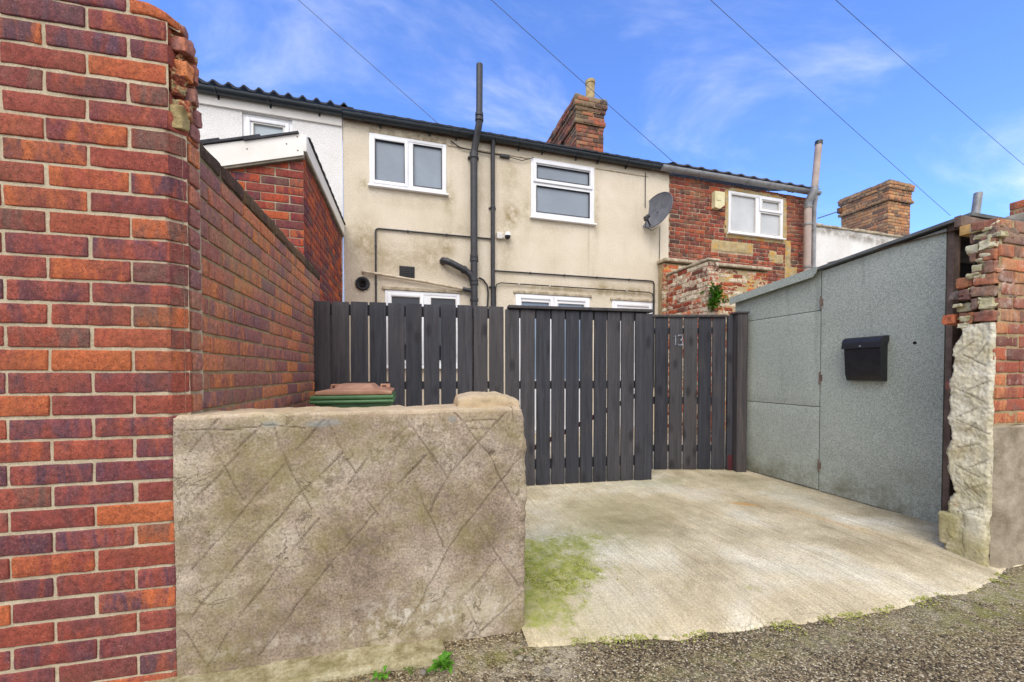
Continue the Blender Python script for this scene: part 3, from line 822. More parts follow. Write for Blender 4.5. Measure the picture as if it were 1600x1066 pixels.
for (x, y, z) in mb.v:
    P = Vector((x, y, z)); front = y < LY0 + .012; topf = z > LZ - .012
    d = Vector((0, 0, 0))
    if front: d += Vector((0, -1, 0))
    if topf: d += Vector((0, 0, 1))
    if x > LW1 - .012: d += Vector((1, 0, 0))
    if d.length: d.normalize()
    am = .005 * fbm(x * 3, z * 3, y * 3) + .0016 * fbm(x * 26, z * 26, y * 26)
    if topf: am += .008 * fbm(x * 9, y * 9, 3) - .006
    if x > LW1 - .03: am += .007 * fbm(z * 18, y * 18, 7)
    g = 0.0
    if front:
        wx = x + .006 * mnoise.noise((x * 12, z * 12, 1)); wz = z + .006 * mnoise.noise((x * 12, z * 12, 9))
        for a, b, w in SEG:
            if min(a[0], b[0]) - .02 < wx < max(a[0], b[0]) + .02 and min(a[1], b[1]) - .02 < wz < max(a[1], b[1]) + .02:
                dd = segd(wx, wz, a, b)
                g = max(g, w * (1 - dd / .0042))
        g *= max(.35, min(1.0, .85 + .8 * mnoise.noise((x * 9, z * 9, 4))))
        am -= .0016 * g
        am -= .012 * max(0, z - .86) * (1 + fbm(x * 5, 2))
        am -= .02 * blob(x, z, .257, .725, .012, .012)
    at['groove'].append(max(0, g))
    P += d * am
    if z > .84: P.z += .005 * fbm(x * 3, 6) + .008 * max(0, x - .1)
    # right end bulges and crumbles
    if x > LW1 - .05: P.x += .008 * fbm(z * 6, 3.0) + .004 * (1 - min(1, abs(z - .45) / .5)) - .008 * max(0, (z - .8) / .12)
    NV.append(tuple(P))
    mo = .95 * blob(x, z, -.35, .85, .55, .045) + .75 * blob(x, z, .0, .80, .18, .10) + .75 * blob(x, z, -.2, .02, 1.2, .035) + .5 * blob(x, z, .36, .55, .03, .4) + .45 * blob(x, z, -.02, .55, .06, .18) + .4 * blob(x, z, -.45, .78, .15, .1)
    at['moss'].append(min(1, max(0, mo)) if front else .2)
    pl = .9 * blob(x, z, .02, .10, .3, .07) + .6 * blob(x, z, -.12, .14, .12, .06) + .4 * blob(x, z, -.62, .2, .08, .05) + .7 * blob(x, z, -.28, .06, .6, .03) + .5 * blob(x, z, .33, .33, .04, .12)
    at['pale'].append(min(1, pl) if front else .2)
    at['top'].append(1.0 if (z > LZ - .004) else max(0, min(1, (z - .87) / .05)) * .6)
    ch = 0
    for (cx, cz, sx_) in ((.095, .875, .013), (-.56, .873, .02), (-.40, .868, .03), (-.36, .875, .03)):
        ch = max(ch, 1.4 * blob(x, z, cx, cz, sx_, .009))
    at['chip'].append(min(.55, ch) if front else 0)
mb.v = NV
mb.build('rendered_wall', M['render'], root, FR, sharp=0, attrs=at)
mb = MB()
def slope(P):
    if P[2] > .93: P[2] -= .30 * max(0, P[0] - .30) + .25 * max(0, .18 - P[0]) + .1 * max(0, 1.64 - P[1])
    return P
mb.rb((.120, 1.585, .88), (.392, 1.76, .972), .018, (.012, .012, .012), .006, 13, 4.4, post=slope, amp2=.005, freq2=60)
a2 = {k: [v] * len(mb.v) for k, v in (('groove', 0), ('moss', .1), ('pale', .3), ('top', 1.0), ('chip', 0))}
mb.build('cement_mound', M['render'], root, FR, attrs=a2)

# ------------------------------------------------------------------ wheelie bin
FR = Frame(0, (-.335, 2.95, 0))
root = empty('wheelie_bin', FR, 'green wheelie bin with a faded brown lid, standing behind the low concrete wall', 'wheelie bin')
BX0, BX1, BY0, BY1 = -.592, -.080, 2.62, 3.22
mb = MB()
def taper(P):
    k = (P[2] - .05) / .9
    P[0] = -.336 + (P[0] + .336) * (.80 + .17 * k); P[1] = 2.95 + (P[1] - 2.95) * (.74 + .2 * k)
    return P
mb.rb((BX0 + .01, BY0 + .01, .06), (BX1 - .01, BY1 - .01, .89), .03, (.1, .1, .1), post=taper)
mb.build('body', M['bin_green'], root, FR)
mb = MB()
mb.rb((BX0, BY0, .862), (BX1, BY1, .886), .012, (.06, .06, .02))
mb.rb((BX0 + .004, BY0 + .006, .889), (BX1 - .004, BY1 - .006, .914), .008, (.06, .06, .02))
mb.build('rim', M['bin_green'], root, FR)
mb = MB()
def lidshape(P):
    u = (P[0] + .336) / .225; w = (P[1] - 2.92) / .30
    if P[2] > .928:
        e = max(0, min(1, (1 - abs(u)) * 4.0)) 
        c = max(0, min(1, (.62 - abs(u)) * 6)) * max(0, min(1, (.8 - abs(w)) * 4))
        P[2] += .010 * e + .034 * c
    return P
mb.rb((-.563, 2.64, .916), (-.094, 3.20, .941), .009, (.012, .02, .02), post=lidshape)
lid = mb.build('lid', M['bin_brown'], root, FR)
for x in (-.515, -.16):
    mb = MB()
    mb.tube([(x - .03, 3.10, .941), (x - .03, 3.12, .968), (x + .03, 3.12, .968), (x + .03, 3.10, .941)], .010, 8)
    mb.rb((x + .012, 2.98, .946), (x + .038, 3.06, .968), .006, (.02, .02, .02))
    mb.build('lid_handle', M['bin_brown'], lid, None)
    bpy.context.view_layer.update()
for o in list(lid.children):
    for v in o.data.vertices: v.co -= FR.base
for x in (-.56, -.11):
    mb = MB()
    mb.lathe((x - .025, 3.20, .10), [(.02, 0), (.10, 0), (.10, .05), (.02, .05)], 20, axis=(1, 0, 0))
    mb.build('wheel', M['black'], root, FR)

# ------------------------------------------------------------------ board fence and gates
def boards(mb, edges, z0, z1, y, gap=.0145, th=.020, jitz=.004, seed=1, tops=None):
    rg = random.Random(seed)
    for i in range(len(edges) - 1):
        g0 = gap * rg.uniform(.7, 1.35) * .5; g1 = gap * rg.uniform(.7, 1.35) * .5
        zt = z1 + rg.uniform(-jitz, jitz)
        zb = z0 + rg.uniform(-jitz, jitz)
        sw = rg.uniform(-.002, .002)
        def post(P, sw=sw, zb=zb): 
            P[0] += sw * (P[2] - 1) + .0012 * mnoise.noise((P[2] * 2.5, edges[i] * 7, 1)); return P
        dy = rg.uniform(-.002, .003)
        mb.rb((edges[i] + g0, y + dy, zb), (edges[i + 1] - g1, y + th + dy, zt), .0025, (.05, .02, .12), .0008, 12, rg.uniform(0, 50), post=post)
def nails(mb, xs, zs, y, m=0):
    for x in xs:
        for z in zs:
            mb.lathe((x, y, z), [(.0001, .0025), (.0045, .002), (.0045, -.004)], 6, m, axis=(0, -1, 0))

FY = 3.4455
FE = [-1.125, -.976, -.822, -.668, -.515, -.364, -.211, -.061, .087, .232, .375, .522]
GE = [.522, .667, .815, .961, 1.104, 1.245, 1.384, 1.523, 1.662, 1.807, 1.993]
FR = Frame(-5.84, (-.3, FY, 0))
root = empty('board_fence', FR, 'charcoal vertical board fence panel behind the bin, between the brick wall and the wide gate', 'fence')
mb = MB(); boards(mb, FE, .02, 1.672, FY, seed=4)
nails(mb, [(a + b) / 2 + s for a, b in zip(FE, FE[1:]) for s in (-.035, .035)], [1.62, .95], FY, 1)
mb.build('board_panel', [M['board'], M['black']], root, FR)
for z0, z1 in ((1.565, 1.655), (.915, .985), (.15, .24)):
    mb = MB(); mb.rb((-1.125, FY + .028, z0), (.50, FY + .072, z1), .004, (.3, .03, .05)); mb.build('rail', M['board'], root, FR)
for x0, x1 in ((.24, .36), (-1.12, -1.0)):
    mb = MB(); mb.rb((x0, FY + .076, 0), (x1, FY + .17, 1.64), .006, (.06, .06, .2)); mb.build('post', M['post'], root, FR)

FR = Frame(-5.84, (1.25, FY, 0))
root = empty('timber_gate', FR, 'wide charcoal board gate with a thin cap rail, right of the fence panel', 'gate')
mb = MB(); boards(mb, GE[:-1], .012, 1.648, FY - .004, seed=9)
nails(mb, [(a + b) / 2 + s for a, b in zip(GE[:-2], GE[1:-1]) for s in (-.03, .03)], [1.61, .95, .2], FY - .004, 1)
mb.build('board_panel', [M['board'], M['black']], root, FR)
mb = MB(); mb.rb((1.811, FY - .016, .002), (1.900, FY + .006, 1.640), .003, (.05, .02, .12), .0008, 12, 4); mb.rb((1.903, FY - .012, .006), (1.990, FY + .010, 1.640), .003, (.05, .02, .12), .0008, 12, 9)
mb.build('closing_board', M['board'], root, FR)
mb = MB(); mb.rb((.555, FY - .03, 1.655), (1.992, FY + .07, 1.683), .004, (.2, .03, .02), .001, 8); mb.build('cap_rail', M['board'], root, FR)
for z0, z1 in ((1.575, 1.653), (.91, .985), (.15, .24)):
    mb = MB(); mb.rb((.54, FY + .022, z0), (1.95, FY + .066, z1), .004, (.3, .03, .05)); mb.build('rail', M['board'], root, FR)
mb = MB()
mb.prism([(.56, .25), (.64, .25), (1.93, .86), (1.85, .86)], FY + .024, FY + .062, lambda p, q, h: (p, h, q)); mb.build('brace', M['red_paint'], root, FR)

SG = [1.455, 1.542, 1.699, 1.855, 2.014, 2.170, 2.325]
SY = 4.1048
FR = Frame(-15.6, (1.9, SY, 0))
root = empty('timber_gate', FR, 'narrow charcoal board gate numbered 13, set back beside the felt-clad shed', 'gate')
mb = MB(); boards(mb, SG, .012, 1.660, SY, seed=14, gap=.016)
mb.build('board_panel', M['board'], root, FR)
mb = MB(); mb.rb((1.455, SY - .02, 1.664), (2.322, SY + .06, 1.690), .004, (.2, .03, .02)); mb.build('cap_rail', M['post'], root, FR)
for z0, z1 in ((1.49, 1.55), (.72, .80), (.20, .27)):
    mb = MB(); mb.rb((1.455, SY + .024, z0), (2.32, SY + .06, z1), .004, (.3, .03, .05)); mb.build('rail', M['board'], root, FR)
mb = MB()
zc, hh = 1.415, .055
mb.tube([(1.752, SY - .004, zc + .035), (1.768, SY - .004, zc + hh), (1.768, SY - .004, zc - hh)], .0065, 8)
pts = []
for k in range(9):
    a_ = R(150 - 240 * k / 8); pts.append((1.818 + .026 * math.cos(a_), SY - .004, zc + .028 + .027 * math.sin(a_)))
for k in range(9):
    a_ = R(90 - 240 * k / 8); pts.append((1.818 + .029 * math.cos(a_), SY - .004, zc - .027 + .029 * math.sin(a_)))
mb.tube(pts, .0065, 8)
mb.build('house_number', M['digit'], root, FR)

FR = Frame(-15.6, (2.42, SY, 0))
root = empty('gate_post', FR, 'square brown-grey timber gate post with a flat cap, against the shed panel', 'post')
mb = MB(); mb.rb((2.395, SY - .085, -.04), (2.503, SY + .03, 1.690), .006, (.04, .04, .15), .0015, 9); mb.build('shaft', M['post'], root, FR)
mb = MB(); mb.rb((2.375, SY - .098, 1.690), (2.512, SY + .04, 1.712), .005, (.05, .05, .02)); mb.build('cap', M['post'], root, FR)
mb = MB(); mb.rb((2.335, SY - .012, .0), (2.392, SY + .03, 1.684), .004, (.04, .04, .15)); mb.build('stop_board', M['board'], root, FR)
mb = MB(); mb.rb((2.338, SY - .018, .002), (2.390, SY - .0125, .17), .002, (.02, .01, .03)); mb.build('paint_patch', M['red_paint'], root, FR)

# ------------------------------------------------------------------ shed on the right
FR = Frame(0, (4.4, 2.5, 0))
root = empty('felt_shed', FR, 'shed clad in grey-green mineral felt, on the right of the driveway', 'shed')
SHX = 3.55
rz = lambda y: 2.094 - (y - 1.562) * (2.094 - 1.900) / (3.408 - 1.562)
mb = MB()
# left cladding: three sheets, seams open a few mm
for (z0, z1) in ((.015, .754), (.760, 1.615)):
    mb.rb((SHX, 2.512, z0), (SHX + .03, 3.42, z1), .002, (.03, .1, .1))
mb.prism([(2.512, 1.621), (3.42, 1.621), (3.42, rz(3.42) - .02), (2.512, rz(2.512) - .02)], SHX, SHX + .03, lambda p, q, h: (h, p, q))
mb.build('side_cladding', M['felt'], root, FR)
mb = MB()
mb.prism([(1.702, .012), (2.500, .012), (2.500, rz(2.5) - .035), (1.702, rz(1.702) - .035)], SHX - .006, SHX + .035, lambda p, q, h: (h, p, q))
rg = random.Random(2)
for k in range(26):
    y = 1.716 if k < 13 else 2.488; z = .1 + (k % 13) * .155 + rg.uniform(-.02, .02)
    mb.lathe((SHX - .0065, y, z), [(.0001, .002), (.005, .0015), (.005, -.002)], 6, 1, axis=(-1, 0, 0))
door = mb.build('door', [M['felt'], M['digit']], root, FR)
for z in (1.685, 1.015, .235):
    mb = MB(); mb.tube([(SHX - .008, 2.506, z - .055), (SHX - .008, 2.506, z + .055)], .0065, 8); mb.rb((SHX - .010, 2.486, z - .03), (SHX - .0065, 2.503, z + .03), .001, (.02, .02, .02))
    h_ = mb.build('hinge', M['timber_grey'], door, FR)
mb = MB(); mb.lathe((SHX - .007, 1.858, 1.278), [(.0001, .001), (.011, .001), (.012, -.004)], 12, axis=(-1, 0, 0)); mb.build('keyhole', M['dark_in'], door, FR)
mb = MB(); mb.rb((SHX - .004, 1.664, .0), (SHX + .055, 1.698, 2.058), .004, (.03, .02, .1), .0015, 9); mb.build('corner_post', M['timber_grey'], root, FR)
mb = MB(); mb.rb((SHX + .058, 1.68, .0), (SHX + .10, 1.72, 2.05), .004, (.03, .02, .1)); mb.build('jamb', M['rust'], root, FR)
mb = MB(); mb.box((SHX + .032, 3.38, 0), (4.8, 3.415, 1.87)); mb.build('back_panel', M['dark_in'], root, FR); mb = MB(); mb.box((SHX + .03, 1.98, 0), (4.8, 2.0, 1.95)); mb.build('dark_shade_sheet', M['dark_in'], root, FR)  # the sheet nearer the front is dark to stand in for interior shade
mb = MB()
def roofT(p, q, h): return (h, p, q)
mb.prism([(1.562, rz(1.562) - .022), (3.45, rz(3.45) - .022), (3.45, rz(3.45)), (1.562, rz(1.562))], SHX - .05, 4.84, roofT)
roof = mb.build('roof', M['felt_edge'], root, FR)
mb = MB()
mb.prism([(2.545, rz(2.545) - .075), (3.44, rz(3.44) - .072), (3.44, rz(3.44) + .004), (2.505, rz(2.505) + .004), (2.515, rz(2.515) - .045)], SHX - .062, SHX - .0505, roofT)
mb.build('felt_flap', M['felt'], roof, FR)
mb = MB(); mb.rb((SHX - .03, 1.60, rz(1.6) - .075), (SHX + .02, 2.45, rz(2.0) - .030), .004, (.05, .1, .03)); mb.build('eaves_board', M['timber_grey'], root, FR)
mb = MB(); mb.rb((3.37, 1.47, 1.925), (3.55, 1.56, 1.985), .003, (.03, .03, .03), .002, 20); mb.build('packing_block', M['timber_tan'], root, FR)
mb = MB(); mb.rb((SHX - .15, 1.565, 1.995), (4.6, 1.60, 2.066), .005, (.1, .03, .03), .002, 9); mb.build('front_bearer', M['timber_grey'], root, FR)

FR = Frame(0, (3.43, 2.15, .97))
root = empty('letter_box', FR, 'black steel letter box with a curved lid, fixed to the felt-clad shed door', 'letter box')
mb = MB()
mY0, mY1 = 2.010, 2.268
# body: side profile tapering to the foot
prof = [(SHX - .008, 1.330), (SHX - .085, 1.330), (SHX - .090, 1.25), (SHX - .075, 1.05), (SHX - .055, 1.002), (SHX - .045, .998), (SHX - .008, .998)]
mb.prism(prof, mY0 + .006, mY1 - .006, lambda p, q, h: (p, h, q))
mb.build('body', M['mailblack'], root, FR)
mb = MB()
lp = []
for k in range(9):
    a_ = R(90 * k / 8); lp.append((SHX - .045 - .058 * math.sin(a_), 1.295 + .052 * math.cos(a_)))
outer = [(SHX - .008, 1.347)] + lp + [(SHX - .107, 1.258)]
inner = [(p + .004, q - .003) for p, q in reversed(outer)]
mb.prism(outer + inner, mY0 - .004, mY1 + .004, lambda p, q, h: (p, h, q))
end = [(SHX - .008, 1.344)] + [(p + .003, q - .002) for p, q in lp] + [(SHX - .103, 1.262), (SHX - .09, 1.262), (SHX - .008, 1.300)]
mb.prism(end, mY0 - .003, mY0 + .003, lambda p, q, h: (p, h, q)); mb.prism(end, mY1 - .003, mY1 + .003, lambda p, q, h: (p, h, q))
lid = mb.build('lid', M['mailblack'], root, FR)
mb = MB(); mb.lathe((SHX - .1075, 2.14, 1.272), [(.0001, .003), (.006, .002), (.007, -.002)], 10, axis=(-1, 0, 0)); mb.build('lock', M['digit'], lid, FR)

# ------------------------------------------------------------------ broken wall at the right edge
FR = Frame(0, (3.9, 1.4, 0))
root = empty('broken_wall', FR, 'old brick wall with a smashed end and pale scored render, at the right edge beside the shed', 'brick wall')
QX, QY = 3.135, 1.295
rg = random.Random(31)
# face towards the alley: bricks above a grey rendered foot
mb = MB()
brickwork(mb, mapXY(QY + .004), QX + .005, 5.2, .775, 8, h=.072, L=.21, off=QX + .012, depth=.10, r=.006, step=(.02, .03, .02), amp=.003, freq=30, jit=.004, rng=rg, mort=.006, amp2=.0025)
brickwork(mb, mapXY(QY + .004), QX + .03, 5.2, .775 + 8 * .072, 8, h=.072, L=.22, off=QX + .05, depth=.10, r=.006, step=(.02, .03, .02), amp=.0035, freq=28, jit=.005, rng=rg, mort=.007, amp2=.003)
mb.build('brickwork', [M['brick_orange'], M['mortar_dirty']], root, FR)
mb = MB()
mb.box((QX + .17, QY + .03, -.1), (5.2, 1.46, 1.86)); mb.build('core', M['dark_in'], root, FR)  # dark colour put in for the shade of the void behind the bricks
# smashed end: single bricks sticking out, stepping back
mb = MB()
ends = [  # (z0, height, y front, y back, material)
    (1.352, .060, QY + .010, 1.462, 0), (1.420, .062, QY + .02, 1.40, 3), (1.492, .055, QY + .012, 1.455, 2),
    (1.556, .058, QY + .010, 1.395, 1), (1.622, .060, QY + .012, 1.355, 0), (1.690, .060, QY + .015, 1.385, 0), (1.760, .045, QY + .03, 1.375, 3), (1.812, .056, QY + .005, 1.425, 2), (1.872, .050, QY + .010, 1.405, 4)]
for (z0, h, y0, y1, m_) in ends:
    cuts = [y0]
    while y1 - cuts[-1] > .075: cuts.append(cuts[-1] + rg.uniform(.045, .105))
    cuts = [c_ for c_ in cuts if c_ < y1 - .02] + [y1]
    for q in range(len(cuts) - 1):
        kz, kx = rg.uniform(-.22, .22), rg.uniform(-.3, .3)
        ya, yb = cuts[q], cuts[q + 1] - .007
        def tilt(P, kz=kz, kx=kx, ya=ya): P[2] += kz * (P[1] - ya - .03); P[0] += kx * (P[1] - ya - .03); return P
        mq = m_ if q == 0 else rg.choice((m_, 0, 3, 2, 4))
        mb.rb((QX - .004 + (rg.uniform(-.004, .006) if q == 0 else rg.uniform(-.012, .03)), ya, z0 + rg.uniform(-.004, .004)), (QX + .20, yb, z0 + h + rg.uniform(-.006, .002)), .005,
              (.013, .012, .012), .008, 30, rg.uniform(0, 80), mq, post=tilt, amp2=.006)
for k in range(34):
    z = rg.uniform(1.30, 1.90); y = rg.uniform(1.31, 1.46 - .08 * max(0, min(1, (z - 1.5) / .2))); sz = rg.uniform(.012, .03)
    mb.rb((QX - .002 + rg.uniform(-.004, .012), y - sz, z - sz * .5), (QX + .06, y + sz, z + sz * .5), .004, (.008, .008, .008), .008, 50, rg.uniform(0, 80), rg.choice((3, 3, 3, 0)), amp2=.004)
for (z0, h, y0, y1, m_) in ((1.352, .06, 1.468, 1.52, 0), (1.560, .062, 1.40, 1.475, 0), (1.495, .05, 1.46, 1.50, 2), (1.42, .05, 1.405, 1.47, 3), (1.75, .05, 1.38, 1.43, 3), (1.64, .04, 1.36, 1.40, 3), (1.70, .05, 1.385, 1.41, 0), (.96, .05, 1.47, 1.51, 0)):
    mb.rb((QX + rg.uniform(0, .03), y0, z0), (QX + .16, y1, z0 + h), .006, (.012, .012, .012), .007, 36, rg.uniform(0, 80), m_, amp2=.005)
mb.rb((QX + .022, QY + .03, 1.30), (QX + .2, 1.375, 1.90), .012, (.014, .014, .014), .012, 22, 6.0, 3, amp2=.006)
brickD = brick_mat('dark_blue_brick', [lin(120,112,106), lin(98,92,92), lin(140,124,112)], [lin(84,80,82), lin(150,110,90)], dirt_amt=.3)
mb.build('broken_end', [M['brick_orange'], M['brick_orange'], brickD, M['stone_pale'], M['brick_chimney']], root, FR)
# pale scored render on the lower end
mb = MB()
NYq, NZq = 46, 190
YB = [(.0, 1.50), (.2, 1.488), (.30, 1.487), (.36, 1.462), (.45, 1.49), (.52, 1.498), (.60, 1.503), (.66, 1.478), (.78, 1.497), (.95, 1.492), (1.0, 1.50), (1.08, 1.478), (1.2, 1.482), (1.29, 1.45), (1.345, 1.44)]
SC = [((1.33, 1.10), (1.42, 1.17)), ((1.31, 1.02), (1.40, .96)), ((1.33, .90), (1.44, .97)), ((1.36, .86), (1.44, .80)), ((1.31, .72), (1.44, .79)), ((1.34, .66), (1.44, .62)), ((1.31, .58), (1.38, .52)), ((1.35, .47), (1.44, .52)), ((1.32, .44), (1.40, .38)), ((1.34, .30), (1.42, .25)), ((1.33, 1.22), (1.37, 1.15)), ((1.38, 1.24), (1.44, 1.18)), ((1.40, .72), (1.36, .78)), ((1.40, .42), (1.34, .36))]
att = {'groove': [], 'moss': [], 'pale': [], 'top': [], 'chip': []}
def rq(i, j):
    z = -.06 + 1.40 * j / NZq
    yb = lerp_path(YB, z) + .012 * fbm(z * 16, 2) + .006 * fbm(z * 50, 5)
    yf = QY + .004 + .006 * fbm(z * 9, 7)
    y = yf + (yb - yf) * i / NYq
    g = 0
    for a, b in SC:
        g = max(g, 1 - segd(y + .004 * mnoise.noise((z * 30, y * 30, 1)), z, a, b) / .0055)
    g = max(0, g)
    att['groove'].append(g * .9); att['pale'].append(1.0 if z > .45 else .55)
    att['moss'].append(.25 * max(0, 1 - abs(z - .4) / .3)); att['top'].append(0); att['chip'].append(0)
    x = QX - .010 + .009 * fbm(y * 8, z * 8, 1) - .006 * abs(fbm(y * 26, z * 34, 2)) + .004 * fbm(y * 90, z * 90, 5) + .003 * g + .002 * math.sin(z * 46 + 5 * fbm(y * 6, z * 6))
    ee = (y - yf) / (yb - yf)
    x += .05 * max(0, ee - .86) / .14 + .012 * max(0, .08 - ee) / .08
    if z < .26: x -= .012
    return (x, y, z)
mb.grid(rq, NYq, NZq)
t = NT('pale_scored_render')
col = t.ramp(t.noise(7, 8, .65), [(.3, lin(192,178,138)), (.5, lin(228,218,188)), (.7, lin(242,236,216))])
zz = t.sep()[2]
col = t.mix(t.math('MULTIPLY', t.mr(zz, .62, .25), t.ramp(t.noise(5, 6), [(.35, .2), (.6, .9)])), col, lin(170,160,110))
col = t.mix(t.math('MULTIPLY', t.ramp(t.noise(9, 8, .7), [(.6, 0.0), (.72, 1.0)]), .5), col, lin(196,150,100))
col = t.mix(t.math('MULTIPLY', t.attr('groove'), .8), col, lin(84,70,54))
col = t.mix(.8, col, t.ramp(t.noise(70, 7, .8), [(.34, .72), (.6, 1.2)]), 'MULTIPLY')
M['scored_pale'] = t.done(col, .92, t.noise(60, 8, .8), 1.0, .010, .15)
mb.build('end_render', M['scored_pale'], root, FR, sharp=0, attrs={'groove': att['groove']})
mb = MB()
mb.rb((QX - .022, 1.412, .03), (QX + .1, 1.510, .222), .014, (.014, .014, .014), .010, 12, 3, amp2=.004)
mb.rb((QX - .030, QY + .015, -.03), (QX + .1, 1.400, .245), .016, (.014, .014, .014), .012, 12, 8, amp2=.004)
mb.build('foot_block', M['scored_pale'], root, FR, attrs={'groove': [0] * len(mb.v)})
# grey render on the alley face
mb = MB()
def gq(i, j):
    x = QX + .002 + 2.05 * i / 110; z = -.08 + .845 * j / 70 + (.012 * fbm(x * 7, 3) if j > 66 else 0)
    y = QY - .014 + .006 * fbm(x * 6, z * 6, 4) + .002 * fbm(x * 30, z * 30) + (.014 if j == 70 else 0)
    if i < 2: y += .012 * (2 - i) 
    return (x, y, z)
mb.grid(gq, 110, 70)
mb.build('foot_render', plain('grey_cement_render', lin(178,166,146), lin(122,110,90), .92, 5, 60, .9, .006), root, FR)

# ------------------------------------------------------------------ houses
HY = 5.90
def wall_grid(mb, x0, x1, z0, z1, holes, y, T=None, step=.035, reveal=.09, stains=(), amp=.002):
    xs = set(np.linspace(x0, x1, max(2, int((x1 - x0) / step))).round(4)); zs = set(np.linspace(z0, z1, max(2, int((z1 - z0) / step))).round(4))
    for h in holes: xs |= {h[0], h[1]}; zs |= {h[2], h[3]}
    xs = sorted(x for x in xs if x0 <= x <= x1); zs = sorted(z for z in zs if z0 <= z <= z1)
    def thin(L, keep):
        o = [L[0]]
        for v in L[1:]:
            if v - o[-1] < .006:
                if v in keep: o[-1] = v
                continue
            o.append(v)
        return o
    xs = thin(xs, {v for h in holes for v in h[:2]} | {x0, x1}); zs = thin(zs, {v for h in holes for v in h[2:]} | {z0, z1})
    st = []
    nu, nv = len(xs) - 1, len(zs) - 1
    def fn(i, j):
        x, z = xs[i], zs[j]
        s_ = 0
        for (cx, cz, sx, sz, w) in stains: s_ += w * blob(x, z, cx, cz, sx, sz)
        st.append(max(0, min(1, s_)))
        return (x, y + amp * fbm(x * 3, z * 3), z)
    def hole(i, j):
        cx, cz = (xs[i] + xs[i + 1]) / 2, (zs[j] + zs[j + 1]) / 2
        return any(h[0] < cx < h[1] and h[2] < cz < h[3] for h in holes)
    mb.grid(fn, nu, nv, 0, hole)
    for h in holes:   # reveals
        a, b, c, d = h
        for quad in (((a, c), (a, d)), ((a, d), (b, d)), ((b, d), (b, c)), ((b, c), (a, c))):
            (p, q), (r_, s_) = quad
            mb.add([(p, y, q), (r_, y, s_), (r_, y + reveal, s_), (p, y + reveal, q)], [(0, 1, 2, 3)])
            st += [.25] * 4
    return st

def bars(mb, a0, a1, z0, z1, w, y0, y1, r=.004):
    """a rectangular frame of four butted bars"""
    mb.rb((a0, y0, z0), (a0 + w, y1, z1), r, (.5, .5, .5)); mb.rb((a1 - w, y0, z0), (a1, y1, z1), r, (.5, .5, .5))
    mb.rb((a0 + w, y0, z0), (a1 - w, y1, z0 + w), r, (.5, .5, .5)); mb.rb((a0 + w, y0, z1 - w), (a1 - w, y1, z1), r, (.5, .5, .5))

def window(root, FR, rect, lights, y=HY, glass='glass_frost', sill=True, recess=.012, mat='upvc', sashes=(), name='window', vent=None):
    """lights: glazed rectangles; sashes: opening frames standing proud"""
    a0, a1, z0, z1 = rect
    mb = MB()
    y0 = y - recess; y1 = y0 + .07
    bars(mb, a0, a1, z0, z1, .045, y0, y1)
    # solid web between lights: mullions and transoms
    xs = sorted({a0 + .045, a1 - .045} | {v for l_ in lights for v in (l_[0], l_[1])})
    zs = sorted({z0 + .045, z1 - .045} | {v for l_ in lights for v in (l_[2], l_[3])})
    for i in range(len(xs) - 1):
        for k in range(len(zs) - 1):
            cx, cz = (xs[i] + xs[i + 1]) / 2, (zs[k] + zs[k + 1]) / 2
            if any(l_[0] < cx < l_[1] and l_[2] < cz < l_[3] for l_ in lights): continue
            mb.box((xs[i], y0 + .006, zs[k]), (xs[i + 1], y1 - .006, zs[k + 1]))
    w = mb.build(name, M[mat], root, FR)
    for s_ in sashes:
        mb = MB(); bars(mb, *s_, .045, y0 - .014, y0 + .004, .005); mb.build('sash', M[mat], w, FR)
    for l_ in lights:
        mb = MB(); mb.add([(l_[0], y0 + .03, l_[2]), (l_[1], y0 + .03, l_[2]), (l_[1], y0 + .03, l_[3]), (l_[0], y0 + .03, l_[3])], [(0, 1, 2, 3)])
        g = l_[4] if len(l_) > 4 else glass
        mb.build('pane', M[g], w, FR)
        mb = MB(); bars(mb, l_[0] - .006, l_[1] + .006, l_[2] - .006, l_[3] + .006, .010, y0 - .002, y0 + .0295, .002); mb.build('bead', M['black'] if g == 'glass_frost' else M['upvc_dull'], w, FR)
    if sill:
        mb = MB(); mb.rb((a0 - .02, y0 - .05, z0 - .028), (a1 + .03, y1, z0 - .001), .005, (.5, .5, .5)); mb.build('sill', M[mat], w, FR)
    if vent:
        for v_ in (vent if isinstance(vent, list) else [vent]):
            mb = MB(); mb.rb((v_[0], y0 - .012, v_[2]), (v_[1], y0 + .001, v_[3]), .003, (.2, .2, .2)); mb.build('trickle_vent', M['galv'], w, FR)
    return w

# ---- cream house
FR = Frame(0, (1.9, HY, 0))
house = empty('cream_house', FR, 'cream roughcast terraced house with a tall black soil pipe up its wall', 'house')
W1 = (-.505, .600, 3.79, 4.545); W2 = (1.965, 3.098, 3.60, 4.560); W3 = (-.30, .80, 1.15, 2.285); W4 = (1.705, 3.02, .06, 2.345); D1 = (3.455, 4.270, .06, 2.325)
holes = [W1, W2, W3, W4, D1]
st_c = [(-.60, 3.02, .22, .30, .8), (-.25, 2.75, .4, .22, .6), (.35, 2.85, .25, .25, .7), (.62, 3.02, .12, .18, .8), (.85, 2.62, .3, .15, .5), (1.65, 3.60, .14, .16, 1.0), (1.62, 4.25, .18, .35, .55), (1.55, 3.1, .15, .6, .5),
        (.65, 3.72, .08, .25, .8), (-.60, 3.80, .07, .12, .8), (3.15, 3.75, .05, .5, .6), (1.90, 3.7, .07, .4, .5), (3.3, 2.52, .25, .14, .9), (2.5, 2.46, .8, .06, .9), (3.9, 2.50, .35, .10, 1.0), (1.15, 3.9, .12, .3, .4), (.0, 3.6, .6, .08, .3), (4.3, 3.65, .07, .2, .6), (3.0, 3.45, .02, .6, .6), (.9, 3.3, .4, .12, .35), (2.4, 3.5, .3, .1, .3)]
